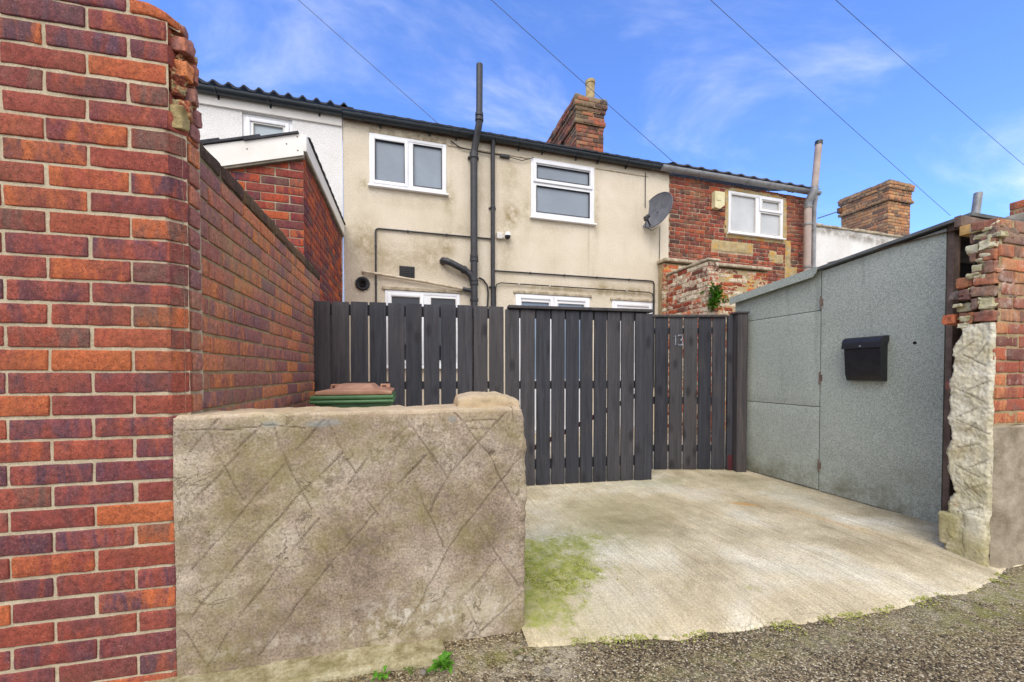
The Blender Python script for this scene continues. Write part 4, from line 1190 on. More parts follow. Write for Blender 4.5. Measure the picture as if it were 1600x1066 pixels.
mb = MB(); st = wall_grid(mb, -.86, 4.60, -.1, 4.72, holes, HY, stains=st_c)
mb.build('wall', M['cream'], house, FR, attrs={'stain': st})
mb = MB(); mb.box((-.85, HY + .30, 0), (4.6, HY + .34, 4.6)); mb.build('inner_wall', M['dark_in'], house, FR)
for lo_, hi_ in (((-.505, HY - .014, 4.546), (.600, HY + .06, 4.64)), ((.62, HY - .012, 4.530), (1.93, HY + .01, 4.548)), ((3.12, HY - .012, 4.545), (4.15, HY + .01, 4.562))):
    mb = MB(); mb.rb(lo_, hi_, .003, (.3, .05, .05)); mb.build('drip_band', M['coping'], house, FR)
window(house, FR, W1, [(-.42, -.015, 3.875, 4.455), (.115, .53, 3.865, 4.475)], sashes=[(-.475, .035, 3.825, 4.505)])
window(house, FR, W2, [(2.06, 3.01, 3.70, 4.12), (2.07, 3.00, 4.245, 4.455)], sashes=[(2.0, 3.065, 4.175, 4.525)], vent=(2.42, 2.66, 4.49, 4.51))
window(house, FR, W3, [(-.21, .20, 1.25, 2.195, 'glass_dark'), (.36, .74, 1.25, 2.205, 'glass_dark')], sashes=[(-.26, .25, 1.19, 2.245)])
w = window(house, FR, W4, [(1.80, 2.28, .95, 2.225, 'glass_blue'), (2.44, 2.92, .95, 2.225, 'glass_blue')], sill=False, sashes=[(1.745, 2.345, .1, 2.315), (2.375, 2.98, .1, 2.315)], name='french_door', vent=[(1.95, 2.16, 2.283, 2.302), (2.56, 2.77, 2.283, 2.302)])
window(house, FR, D1, [(3.58, 4.14, 1.25, 2.20, 'glass_blind')], sill=False, sashes=[(3.50, 4.225, .1, 2.285)], name='back_door', mat='upvc')
for r_ in (W3, W4, D1):
    mb = MB(); mb.rb((r_[0] - .04, HY - .028, r_[3] + .004), (r_[1] + .04, HY + .02, r_[3] + .05), .006, (.4, .05, .03), .002, 6); mb.build('lintel_drip', M['coping'], house, FR)

def roof_slab(name, x0, x1, z=4.74, y=5.74, rise=.5, run=4.2, roll=.2, amp=.018, mat=None, r0=0):
    mb = MB()
    nu = int((x1 - x0) / (roll / 8))
    def fn(i, j):
        x = x0 + (x1 - x0) * i / nu
        return (x, y + run * j / 14, z + rise * run * j / 14 + amp * max(0, math.sin(2 * math.pi * x / roll)) + .012 * (1 - (j % 2)))
    mb.grid(fn, nu, 14)
    # thickness at the eaves
    def fe(i, j):
        x = x0 + (x1 - x0) * i / nu
        return (x, y + .001, z + .012 + amp * max(0, math.sin(2 * math.pi * x / roll)) - .02 * (1 - j))
    mb.grid(fe, nu, 1)
    return mb
rf = roof_slab('roof', -.86, 4.58, z=4.735, rise=.48, amp=.006).build('roof', M['tile'], house, FR)
def gutter(x0, x1, z, y, r, mat, root, FR, brackets=(), joints=()):
    mb = MB()
    seg = 10; n = 24
    o = []
    def fn(i, j):
        a_ = R(180 + 180 * j / seg); x = x0 + (x1 - x0) * i / n
        return (x, y + r * math.cos(a_), z + r * math.sin(a_) + .006 * math.sin(x * 1.1))
    mb.grid(fn, n, seg)
    def f2(i, j):
        x = x0 + (x1 - x0) * i / n
        return (x, y - r + .004 * j, z + .006 * math.sin(x * 1.1) + .008 * (1 - abs(j - 1)))
    mb.grid(f2, n, 2)
    for xe in (x0, x1):
        mb.add([(xe, y + r * math.cos(R(180 + 180 * k / seg)), z + .006 * math.sin(xe * 1.1) + r * math.sin(R(180 + 180 * k / seg))) for k in range(seg + 1)], [tuple(range(seg + 1))])
    g = mb.build('gutter', mat, root, FR)
    for x in brackets:
        mb = MB(); zz = z + .006 * math.sin(x * 1.1)
        mb.tube([(x, y + (r + .006) * math.cos(R(180 + 180 * k / 8)), zz + (r + .006) * math.sin(R(180 + 180 * k / 8))) for k in range(9)], .010, 6)
        mb.rb((x - .012, y + r - .01, zz - .09), (x + .012, y + r + .02, zz + .005), .003, (.05, .05, .05))
        mb.build('gutter_bracket', mat, g, FR)
    for x in joints:
        mb = MB(); zz = z + .006 * math.sin(x * 1.1)
        pts = []
        prof_ = [(-.055, .004), (-.05, .012), (-.04, .012), (-.035, .006), (.035, .006), (.04, .012), (.05, .012), (.055, .004)]
        mb.grid(lambda i, j: (x + prof_[i][0], y + (r + prof_[i][1]) * math.cos(R(180 + 180 * j / 10)), zz + (r + prof_[i][1]) * math.sin(R(180 + 180 * j / 10))), 7, 10)
        mb.build('gutter_joint', mat, g, FR)
    return g
GY, GZ = HY - .085, 4.715
gutter(-.84, 4.33, GZ, GY, .058, M['gutter_black'], house, FR, brackets=(-.35, .35, .75, 1.35, 1.75, 2.15, 2.75, 3.15, 3.7), joints=(-.62, .72, 4.2))
mb = MB(); mb.rb((-.85, HY - .028, 4.665), (4.58, HY - .004, 4.735), .003, (.4, .03, .05)); mb.build('fascia', M['timber_grey'], house, FR)
# soil pipe
mb = MB()
px, pyy = 1.012, HY - .09
mb.tube([(px, pyy, .0), (px, pyy, 4.40)], .055, 16)
mb.tube([(px, pyy, 4.40), (px + .005, pyy, 4.47), (px + .035, pyy - .075, 4.66), (px + .055, pyy - .14, 4.80), (px + .057, pyy - .15, 4.88)], .052, 16)
mb.tube([(px + .057, pyy - .15, 4.86), (px + .062, pyy - .15, 5.67)], .049, 16)
pipe = mb.build('soil_pipe', M['black_pipe'], house, FR)
for (x, y, z, r_) in ((px, pyy, 4.375, .068), (px, pyy, 4.42, .064), (px + .057, pyy - .15, 4.86, .062), (px + .057, pyy - .15, 4.93, .060), (px, pyy, 2.80, .066), (px, pyy, 2.86, .062), (px, pyy, 2.44, .066), (px, pyy, 2.50, .062), (px, pyy, 2.19, .066)):
    mb = MB(); mb.lathe((x, y, z), [(r_ - .012, -.026), (r_, -.022), (r_, .022), (r_ - .012, .026)], 18); mb.build('pipe_collar', M['black_pipe'], pipe, FR)
mb = MB(); mb.rb((px - .085, HY - .06, 4.375), (px + .085, HY - .002, 4.40), .004, (.05, .05, .05)); mb.build('pipe_bracket', M['black_pipe'], pipe, FR)
# swept branch
mb = MB()
mb.tube([(.54, HY - .01, 2.765), (.545, HY - .07, 2.765), (.58, HY - .10, 2.755), (.66, HY - .11, 2.725), (.80, HY - .105, 2.665), (.90, HY - .10, 2.615), (.965, HY - .095, 2.56), (.99, HY - .09, 2.48)], .05, 14)
mb.build('branch_pipe', M['black_pipe'], house, FR)
mb = MB(); mb.tube([(.835, HY - .104, 2.650), (.875, HY - .102, 2.628)], .062, 14); mb.build('branch_collar', M['black_pipe'], house, FR)
mb = MB(); mb.tube([(-.60, HY - .01, 2.525), (-.595, HY - .045, 2.525), (.20, HY - .05, 2.438), (.86, HY - .055, 2.355)], .020, 10); wp = mb.build('waste_pipe', M['waste'], house, FR)
mb = MB(); mb.tube([(.84, HY - .055, 2.357), (.90, HY - .06, 2.345), (.965, HY - .07, 2.335)], .034, 12); mb.build('boss', M['black_pipe'], wp, FR)
# rain pipe
mb = MB(); mb.tube([(1.318, HY - .085, 4.68), (1.318, HY - .06, 4.60), (1.318, HY - .05, 4.54), (1.318, HY - .05, .05)], .034, 14); rp = mb.build('rain_pipe', M['black_pipe'], house, FR)
for z in (3.66, 2.42):
    mb = MB(); mb.lathe((1.318, HY - .05, z), [(.03, -.016), (.042, -.014), (.042, .014), (.03, .016)], 14); mb.rb((1.26, HY - .02, z - .012), (1.376, HY - .002, z + .012), .003, (.05, .05, .05)); mb.build('pipe_clip', M['black_pipe'], rp, FR)
mb = MB(); mb.tube([(1.10, HY - .03, 2.555), (1.17, HY - .035, 2.52), (1.23, HY - .035, 2.44), (1.245, HY - .035, 2.32), (1.235, HY - .03, 2.1)], .014, 8); mb.build('cable_loop', M['black'], house, FR)
# small bore pipes on the wall
def thinpipe(name, path, r_, clips, mat='black_pipe'):
    mb = MB(); mb.tube(path, r_, 8); p_ = mb.build(name, M[mat], house, FR)
    for (x, z) in clips:
        mb = MB(); mb.lathe((x, HY - .012, z), [(.0001, .022), (.018, .02), (.018, -.01)], 8, axis=(0, -1, 0)); mb.build('pipe_clip', M['black_pipe'], p_, FR)
    return p_
yy = HY - .022
thinpipe('conduit', [(-.425, yy, .6), (-.425, yy, 3.12), (-.415, yy, 3.155), (-.38, yy, 3.168), (1.0, yy, 3.176), (1.30, yy, 3.178)], .013, [(-.425, 2.91), (-.425, 2.36), (.03, 3.17), (.60, 3.174)])
thinpipe('conduit', [(1.34, yy, 2.682), (4.22, yy, 2.706), (4.262, yy, 2.698), (4.285, yy, 2.66), (4.288, yy, .8)], .012, [(1.95, 2.688), (2.55, 2.692), (3.15, 2.697), (3.78, 2.703)])
yy2 = HY - .036
thinpipe('cable', [(1.366, yy2, 1.0), (1.366, yy2, 2.40), (1.385, yy2, 2.465), (1.45, yy2, 2.494), (4.16, yy2, 2.500), (4.235, yy2, 2.48), (4.262, yy2, 2.42), (4.264, yy2, 1.2)], .009, [], 'black')
for k, (x, z) in enumerate(((1.75, 2.494), (2.28, 2.496), (3.72, 2.50))):
    mb = MB(); mb.rb((x - .006, yy2 - .012, z - .014), (x + .006, yy2 + .02, z + .014), .002, (.05, .05, .05)); mb.build('cable_clip', M['upvc'], house, FR)
# air brick, extractor outlet
mb = MB(); mb.rb((-.095, HY - .012, 2.49), (.125, HY + .02, 2.655), .004, (.1, .05, .1)); ab = mb.build('air_brick', M['dark_in'], house, FR)
mb = MB()
for k in range(6): mb.rb((-.09, HY - .020, 2.498 + k * .026), (.12, HY - .010, 2.511 + k * .026), .002, (.1, .05, .1))
for k in range(9): mb.rb((-.088 + k * .025, HY - .018, 2.492), (-.080 + k * .025, HY - .0125, 2.652), .002, (.1, .05, .1))
mb.build('grille', M['black'], ab, FR)
mb = MB(); mb.lathe((-.605, HY, 2.355), [(.095, -.01), (.10, .03), (.085, .045), (.07, .045), (.066, .01), (.0001, .008)], 24, axis=(0, -1, 0)); ov = mb.build('extractor_outlet', M['black'], house, FR)
mb = MB(); mb.lathe((-.605, HY, 2.355), [(.045, .03), (.045, .05), (.038, .05), (.036, .02), (.0001, .02)], 20, axis=(0, -1, 0)); mb.build('inner_pipe', M['dark_in'], ov, FR)
# eaves cables
mb = MB()
mb.tube([(.66, HY - .03, 4.60), (.82, HY - .03, 4.52), (1.2, HY - .03, 4.50), (1.55, HY - .035, 4.50)], .008, 6); mb.tube([(1.55, HY - .035, 4.50), (1.80, HY - .035, 4.47), (2.0, HY - .03, 4.55)], .006, 6); mb.rb((1.44, HY - .05, 4.475), (1.60, HY - .005, 4.525), .008, (.05, .05, .05))
mb.build('eaves_cable', M['black'], house, FR)

# chimney of the cream house
def chimney(root, FR, x0, x1, y0, y1, z0, zt, mat, mort, band, h=.078, seed=1, pots=(), post=None):
    n = int((zt - z0) / h)
    mb = MB(); rg = random.Random(seed)
    L = .23
    def faces(k0, k1, o, rr=.008):
        brickwork(mb, mapXY(y0 - o), x0 - o, x1 + o, z0 + k0 * h, k1 - k0, h=h, L=L, off=x0 + (.0 if k0 % 2 == 0 else .115), depth=.09, r=rr, step=(.06, .05, .04), amp=.007, freq=16, jit=.004, rng=rg, mort=.012)
        brickwork(mb, mapXm(x0 - o), y0 - o + .005, y1 + o, z0 + k0 * h, k1 - k0, h=h, L=L, off=y0 + (.115 if k0 % 2 == 0 else 0), depth=.09, r=rr, step=(.06, .05, .04), amp=.007, freq=16, jit=.004, rng=rg, mort=.012)
        brickwork(mb, mapXp(x1 + o), y0 - o + .005, y1 + o, z0 + k0 * h, k1 - k0, h=h, L=L, off=y0 + (.115 if k0 % 2 == 0 else 0), depth=.09, r=rr, step=(.12, .05, .06), amp=.006, freq=16, jit=.004, rng=rg, mort=.012)
    for (k0, k1, o) in band(n): faces(k0, k1, o)
    mb.box((x0 + .03, y0 + .03, z0), (x1 - .03, y1 - .03, z0 + n * h - .012), 1)
    c = mb.build('chimney', [mat, mort], root, FR)
    mb = MB(); mb.rb((x0 - .04, y0 - .04, z0 + n * h - .02), (x1 + .04, y1 + .04, z0 + n * h + .035), .02, (.06, .08, .03), .02, 8, seed); mb.build('flaunching', M['lead'], c, FR)
    for (x, y, h_, r_) in pots:
        mb = MB(); mb.lathe((x, y, z0 + n * h), [(r_ * 1.1, 0), (r_ * 1.02, .1), (r_, h_ - .06), (r_ * 1.12, h_ - .055), (r_ * 1.12, h_), (r_ * .85, h_), (r_ * .8, h_ - .2)], 20); mb.build('chimney_pot', M['pot'], c, FR)
    return c
chimney(house, FR, 3.06, 3.62, 6.52, 8.0, 4.70, 6.20, M['brick_chimney'], M['mortar_dirty'],
        lambda n: [(0, n - 6, 0), (n - 6, n - 5, .035), (n - 5, n - 3, .012), (n - 3, n - 2, .03), (n - 2, n, .055)], seed=8, pots=[(3.44, 6.72, .50, .085)])

# ---- things fixed to the cream house
FR = Frame(0, (1.50, HY - .05, 3.22))
root = empty('security_camera', FR, 'small white dome camera on the cream wall right of the rain pipe', 'security camera')
mb = MB(); mb.rb((1.385, HY - .06, 3.185), (1.475, HY - .002, 3.285), .008, (.1, .1, .1)); mb.rb((1.475, HY - .05, 3.205), (1.52, HY - .02, 3.232), .006, (.1, .1, .1)); mb.build('bracket', M['upvc_dull'], root, FR)
mb = MB(); mb.lathe((1.555, HY - .07, 3.24), [(.0001, .055), (.03, .05), (.047, .02), (.048, -.005)], 18); mb.build('housing', M['upvc'], root, FR)
mb = MB(); mb.lathe((1.555, HY - .07, 3.24), [(.047, -.006), (.043, -.035), (.025, -.055), (.0001, -.062)], 18); mb.build('lens_dome', M['black'], root, FR)

FR = Frame(0, (4.36, HY - .02, 3.9))
root = empty('satellite_dish', FR, 'oval grey satellite dish on the cream wall beside the brick house', 'satellite dish')
mb = MB()
ctr = Vector((4.185, HY - .20, 3.885))
vd = (ctr - Vector((0, 0, 1.06))).normalized()
rt = vd.cross(Vector((0, 0, 1))).normalized(); upv = rt.cross(vd).normalized()
nrm = (-vd * .63 + (-rt * .74 + upv * .67) * .78).normalized()
dn = (-upv - nrm * (-upv).dot(nrm)).normalized()      # lowest rim direction in the dish plane
A1 = dn; A2 = nrm.cross(A1).normalized()
RA = RB = .315
NS = 40
for sgn, off in ((1, 0.0), (-1, -.008)):
    vs = [tuple(ctr + nrm * (-.062 + off))]; fs = []
    for q in range(1, 9):
        rr = q / 8
        for k in range(NS):
            a_ = 2 * math.pi * k / NS
            vs.append(tuple(ctr + A1 * RA * rr * math.cos(a_) + A2 * RB * rr * math.sin(a_) + nrm * (-.062 * (1 - rr * rr) + off)))
    for k in range(NS): fs.append((0, 1 + k, 1 + (k + 1) % NS))
    for q in range(7):
        for k in range(NS): fs.append((1 + q * NS + k, 1 + (q + 1) * NS + k, 1 + (q + 1) * NS + (k + 1) % NS, 1 + q * NS + (k + 1) % NS))
    mb.add(vs, fs)
mb.tube([tuple(ctr + A1 * RA * math.cos(2 * math.pi * k / NS) + A2 * RB * math.sin(2 * math.pi * k / NS)) for k in range(NS + 1)], .008, 6)
mb.build('reflector', M['dish'], root, FR)
foot = ctr + dn * .27
head = foot + nrm * .15 + (ctr - foot) * .25
mb = MB(); mb.tube([tuple(foot), tuple(head)], .014, 8); mb.build('feed_arm', M['black'], root, FR)
mb = MB(); mb.tube([tuple(head + (ctr - head).normalized() * -.03), tuple(head + (ctr - head).normalized() * .06)], .034, 14); mb.rb(tuple(head - Vector((.03, .03, .055))), tuple(head + Vector((.03, .03, .0))), .01, (.1, .1, .1)); mb.build('receiver', M['black'], root, FR)
mb = MB(); mb.tube([tuple(ctr - nrm * .07), (4.26, HY - .08, 3.86), (4.26, HY - .004, 3.86)], .022, 10); mb.rb((4.19, HY - .02, 3.77), (4.33, HY - .002, 3.95), .004, (.1, .1, .1)); mb.build('wall_bracket', M['black'], root, FR)
mb = MB(); mb.tube([tuple(head), tuple(head + Vector((.02, .05, -.14))), tuple(ctr + Vector((-.04, .06, -.33))), (4.40, HY - .02, 3.70), (4.40, HY - .012, 3.08)], .006, 6)
mb.tube([(4.10, HY - .012, 4.62), (4.10, HY - .012, 4.0)], .007, 6); mb.build('cable', M['black'], root, FR)
mb = MB(); mb.rb((4.375, HY - .03, 3.04), (4.42, HY - .002, 3.10), .006, (.1, .1, .1)); mb.build('cable_end', M['coping'], root, FR)

# ---- white house on the left
FR = Frame(0, (-3.4, HY, 0))
root = empty('white_house', FR, 'white rendered terraced house with a pantiled eaves, behind the brick lean-to on the left', 'house')
WW = (-2.10, -1.50, 3.75, 4.545)
mb = MB(); st = wall_grid(mb, -7, -.863, -.1, 4.74, [WW], HY - .012, stains=[(-.9, 3.3, .08, .3, .5)])
mb.build('wall', M['white_wall'], root, FR, attrs={'stain': st})
mb = MB(); mb.rb((-7, HY - .042, 4.555), (-.865, HY - .013, 4.70), .004, (.5, .05, .1)); mb.build('fascia', M['bargeboard'], root, FR)
window(root, FR, WW, [(-1.98, -1.62, 3.85, 4.44, 'glass_pale')], y=HY - .012 + .04, sill=True, sashes=[(-2.06, -1.545, 3.80, 4.50)])
roof_slab('roof', -7, -.70, z=4.752, roll=.172, amp=.050, rise=.45).build('roof', M['tile'], root, FR)
gutter(-7, -.85, GZ + .012, GY - .01, .058, M['gutter_black'], root, FR, brackets=(-2.75, -2.35, -1.75, -1.15), joints=(-3.6,))

# ---- brick lean-to
FR = Frame(0, (-1.6, 4.8, 0))
root = empty('brick_lean_to', FR, 'red-orange brick lean-to with a white bargeboard, in front of the white house', 'lean-to')
EX, EY = -.882, 3.79
sl_ = (2.985 - 2.787) / (1.531 - .877)
zl = lambda x: 2.978 + (x + .877) * sl_
def clip(P):
    P[2] = min(P[2], zl(P[0]) - .01); return P
mb = MB()
brickwork(mb, mapXY(EY), -3.2, EX, 1.06 - 14 * .075 + .01, 40, off=EX - .1125, depth=.06, r=.004, step=(.08, .05, .04), amp=.0015, freq=24, jit=.002, rng=random.Random(41), mort=.007, post=clip, keep=lambda a, z: z - .03 < zl(a))
brickwork(mb, mapXp(EX), EY + .004, HY - .01, 1.06 - 14 * .075 + .01, 41, off=EY, depth=.06, r=.004, step=(.08, .05, .04), amp=.0015, freq=24, jit=.002, rng=random.Random(42), mort=.007)
mb.build('brickwork', [M['brick_ext'], M['mortar_pale']], root, FR)
mb = MB()
bT = lambda p, q, h: (p, h, q)
mb.prism([(-3.3, zl(-3.3) + .005), (-.868, zl(-.868) + .005), (-.868, zl(-.868) + .195), (-3.3, zl(-3.3) + .195)], EY - .045, EY - .010, bT)
mb.build('bargeboard', M['bargeboard'], root, FR)
mb = MB(); mb.prism([(-3.3, zl(-3.3) - .016), (-.868, zl(-.868) - .016), (-.868, zl(-.868) + .004), (-3.3, zl(-3.3) + .004)], EY - .036, EY - .001, bT); mb.build('soffit_bed', M['lead'], root, FR)
mb = MB(); mb.rb((EX - .02, EY - .044, 3.02), (EX + .040, HY - .02, 3.165), .004, (.05, .4, .05)); mb.build('side_fascia', M['bargeboard'], root, FR)
mb = MB(); mb.rb((EX - .01, EY - .03, 3.000), (EX + .030, HY - .02, 3.019), .003, (.05, .4, .05)); mb.build('side_soffit', M['lead'], root, FR)
mb = MB()
mb.prism([(-3.4, zl(-3.4) + .197), (-.90, zl(-.90) + .197), (-.90, zl(-.90) + .215), (-3.4, zl(-3.4) + .215)], EY - .01, HY - .02, bT)
rf = mb.build('roof', M['tile'], root, FR)
mb = MB()
for (x0, x1, dz) in ((-1.32, -.905, .2), (-1.62, -1.20, .212), (-2.1, -1.50, .222), (-2.7, -2.0, .232)):
    mb.prism([(x0, zl(x0) + dz - .012), (x1, zl(x1) + dz - .006), (x1, zl(x1) + dz + .012), (x0, zl(x0) + dz + .004)], EY - .062, EY + .3, bT)
mb.build('verge_tile', M['tile'], rf, FR)
mb = MB()
for k in range(24):
    y = EY + .02 + k * .086
    mb.rb((EX - .05, y, 3.166), (EX + .055, y + .088, 3.184 + .008 * (k % 2)), .004, (.1, .1, .1))
mb.build('edge_tile', M['tile'], rf, FR)
mb = MB()
for x, dz in ((-.915, .17), (-.912, .05), (-1.0, .12), (-1.30, .12)):
    mb = MB(); mb.lathe((x, EY - .046, zl(x) + dz), [(.0001, .002), (.006, .001), (.006, -.002)], 8, axis=(0, -1, 0)); mb.build('screw_head', M['rust'], root, FR)

# ---- brick house on the right
FR = Frame(0, (6.3, HY, 0))
root = empty('brick_house', FR, 'old red brick terraced house with a grey gutter, right of the cream house', 'house')
NW = (5.925, 7.270, 3.74, 4.535)
mb = MB()
rg = random.Random(51)
brickwork(mb, mapXY(HY - .006), 4.603, 7.97, 1.9, 36, h=.0765, L=.22, off=4.62, depth=.08, r=.008, step=(.07, .05, .04), amp=.006, freq=16, jit=.004, rng=rg, holes=[(5.88, 7.36, 3.66, 4.60), (5.55, 6.55, 3.38, 3.58), (7.05, 7.3, 3.25, 3.42), (7.36, 7.48, 3.1, 3.75), (7.35,7.66,2.9,3.22), (6.95, 7.12, 3.3, 3.47)], mort=.010, header_every=5)
mb.box((4.603, HY + .06, -.1), (7.96, HY + .3, 4.65), 1)
mb.build('brickwork', [M['brick_old'], M['mortar_pale']], root, FR)
mb = MB()
def patch(x0, x1, z0, z1, s_):
    def fn(i, j):
        u, v = i / 14, j / 8
        x = x0 + (x1 - x0) * u + .02 * fbm(v * 4, s_); z = z0 + (z1 - z0) * v + .015 * fbm(u * 5, s_ + 3)
        return (x, HY - .010 + .006 * fbm(x * 12, z * 12, s_) + (.02 if i in (0, 14) or j in (0, 8) else 0), z)
    mb.grid(fn, 14, 8)
for k, r_ in enumerate([(5.52, 6.58, 3.36, 3.60), (7.03, 7.32, 3.23, 3.44), (7.34, 7.50, 3.08, 3.77), (7.33, 7.68, 2.88, 3.24), (6.93, 7.14, 3.28, 3.49), (5.84, 5.925, 3.64, 4.60), (7.27, 7.38, 3.64, 4.60), (5.90, 7.30, 3.64, 3.742), (5.90, 7.3, 4.535, 4.61)]): patch(*r_, k * 1.7)
t = NT('lichen_patched_render')
col = t.ramp(t.noise(9, 8, .65), [(.3, lin(150,130,96)), (.6, lin(186,168,130))])
col = t.mix(t.ramp(t.noise(5, 6, .6), [(.52, 0.0), (.62, .9)]), col, lin(196,150,70))
M['patch'] = t.done(col, .92, t.noise(60, 7, .7), .8, .006, .15)
mb.build('render_patch', M['patch'], root, FR)
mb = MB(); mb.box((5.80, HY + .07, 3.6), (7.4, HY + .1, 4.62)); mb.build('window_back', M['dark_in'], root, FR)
window(root, FR, NW, [(5.985, 6.575, 3.80, 4.475, 'glass_blind'), (6.70, 7.20, 3.80, 4.205, 'glass_blind'), (6.74, 7.16, 4.30, 4.445, 'glass_blind')], y=HY - .004, sashes=[(6.665, 7.235, 4.23, 4.505)])
roof_slab('roof', 4.58, 8.05, z=4.762, roll=.30, amp=.026, rise=.42).build('roof', M['tile_grey'], root, FR)
gutter(4.36, 8.10, GZ + .008, GY - .01, .066, M['gutter_grey'], root, FR, joints=(4.55, 6.3, 7.4), brackets=(5.2, 6.9))
mb = MB(); mb.tube([(8.03, HY - .095, 4.66), (8.03, HY - .07, 4.5), (8.03, HY - .06, 4.4), (8.03, HY - .06, .2)], .042, 12); dp = mb.build('downpipe', M['gutter_grey'], root, FR)
mb = MB(); mb.tube([(7.92, HY - .01, 3.98), (7.95, HY - .06, 3.98), (8.06, HY - .06, 3.98)], .016, 8); mb.build('pipe_clip', M['rust'], dp, FR)
# flue
mb = MB()
fyy = HY - .17
mb.tube([(7.715, fyy, 2.95), (7.715, fyy, 4.42)], .064, 16)
mb.tube([(7.755, fyy - .09, 4.66), (7.855, fyy - .09, 5.58)], .058, 16)
fl = mb.build('flue_pipe', M['pinkwhite'], root, FR)
mb = MB(); mb.tube([(7.715, fyy, 4.36), (7.715, fyy, 4.46), (7.735, fyy - .05, 4.56), (7.752, fyy - .09, 4.64), (7.76, fyy - .09, 4.72)], .068, 16); mb.build('flue_elbow', M['galv'], fl, FR)
for (x, y, z) in ((7.715, fyy, 4.36), (7.715, fyy, 4.02), (7.715, fyy, 3.17)):
    mb = MB(); mb.lathe((x, y, z), [(.06, -.02), (.076, -.018), (.076, .018), (.06, .02)], 16); mb.build('flue_band', M['galv'], fl, FR)
mb = MB(); mb.tube([(7.853, fyy - .09, 5.56), (7.861, fyy - .09, 5.63)], .066, 16); mb.build('flue_cowl', M['gutter_black'], fl, FR)

FR = Frame(0, (5.60, HY - .05, 4.25))
root = empty('alarm_box', FR, 'cream plastic alarm bell box on the brick house left of its window', 'alarm box')
mb = MB()
mb.prism([(5.53, 4.44), (5.75, 4.44), (5.75, 4.20), (5.64, 4.12), (5.53, 4.14)], HY - .10, HY - .012, bT)
mb.build('casing', M['bell'], root, FR)
mb = MB(); mb.rb((5.56, HY - .108, 4.27), (5.66, HY - .1005, 4.36), .003, (.1, .1, .1)); mb.build('front_plate', M['bell'], root, FR)

# ---- white rendered wall and chimney further right
FR = Frame(0, (10.5, 6.2, 0))
root = empty('white_wall', FR, 'dirty white rendered wall with crumbling top, behind the shed roof', 'wall')
mb = MB(); st = wall_grid(mb, 8.10, 16.0, 0, 4.16, [], 6.02, step=.06, stains=[(8.5, 4.1, .5, .08, .9), (9.5, 4.05, .6, .08, .8), (10.4, 4.0, .6, .1, .7), (8.15, 3.5, .04, .8, .6)], amp=.012)
mb.build('face', M['white_dirty'], root, FR, attrs={'stain': st})
mb = MB(); rg = random.Random(61); x = 8.12
while x < 16:
    l_ = rg.uniform(.22, .5); mb.rb((x, 5.98, 4.155), (x + l_ - .015, 6.3, 4.185 + rg.uniform(0, .05)), .015, (.05, .06, .03), .014, 9, rg.uniform(0, 50)); x += l_
mb.build('coping', M['coping'], root, FR)

FR = Frame(0, (11.9, 7.1, 0))
root = empty('chimney_stack', FR, 'broad tan brick chimney stack rising behind the white rendered wall', 'chimney')
chimney(root, FR, 11.47, 12.26, 6.56, 7.62, 3.6, 5.78, M['brick_tan'], M['mortar_pale'], lambda n: [(0, n - 6, 0), (n - 6, n - 5, .05), (n - 5, n - 2, .02), (n - 2, n - 1, .05), (n - 1, n, .06)], h=.075, seed=17)
FR = Frame(0, (10.5, 7.6, 4.8))
root = empty('aerial_rod', FR, 'thin broken aerial rod sticking out left of the tan chimney stack', 'aerial')
mb = MB(); mb.tube([(10.62, 7.62, 5.20), (11.46, 7.62, 5.50)], .016, 6); mb.build('rod', M['wire'], root, FR)
mb = MB(); mb.rb((11.36, 7.58, 5.42), (11.48, 7.66, 5.56), .01, (.1, .1, .1)); mb.build('clamp', M['rust'], root, FR)

# ---- yard wall with flaking whitewash and the bit of coping behind
FR = Frame(0, (4.5, 5.2, 0))
root = empty('yard_wall', FR, 'flaking whitewashed brick yard wall with a plant growing on it, right of the back door', 'yard wall')
mb = MB()
rg = random.Random(71)
brickwork(mb, mapXm(4.42), 4.76, 5.70, -.06, 37, h=.0765, L=.225, off=4.77, depth=.06, r=.010, step=(.05, .05, .03), amp=.012, freq=16, jit=.005, rng=rg, mort=.008, amp2=.004)
brickwork(mb, mapXY(4.76), 4.425, 4.62, -.06, 37, h=.0765, L=.225, off=4.41, depth=.06, r=.010, step=(.05, .05, .03), amp=.010, freq=16, jit=.005, rng=rg, mort=.008)
mb.build('brickwork', [M['brick_wash'], M['coping']], root, FR)
mb = MB(); mb.box((4.44, 4.80, -.1), (4.61, 5.70, 2.76)); mb.build('core', M['mortar_dirty'], root, FR)
mb = MB(); mb.rb((4.40, 4.74, 2.77), (4.63, 5.70, 2.81), .015, (.05, .08, .03), .014, 8, 3); mb.build('capping', M['coping'], root, FR)
FR = Frame(0, (5.4, 5.75, 0))
root = empty('coped_wall', FR, 'short brick wall under a pale coping, against the foot of the brick house', 'wall')
mb = MB()
brickwork(mb, mapXY(5.72), 4.37, 6.70, 0, 39, h=.0765, L=.22, off=4.45, depth=.06, r=.010, step=(.06, .05, .03), amp=.010, freq=16, jit=.005, rng=rg, mort=.004, amp2=.003, drop=.15)
mb.build('brickwork', [M['brick_wash'], M['patch']], root, FR)
mb = MB(); mb.box((4.38, 5.74, 0), (6.69, HY - .02, 3.0)); mb.build('core', M['mortar_dirty'], root, FR)
x = 4.35
mb = MB()
while x < 6.7:
    l_ = rg.uniform(.45, .6); mb.rb((x, 5.66, 3.02), (min(6.74, x + l_ - .01), HY - .01, 3.075), .012, (.06, .06, .03), .006, 9, x); x += l_
mb.build('coping', M['coping'], root, FR)

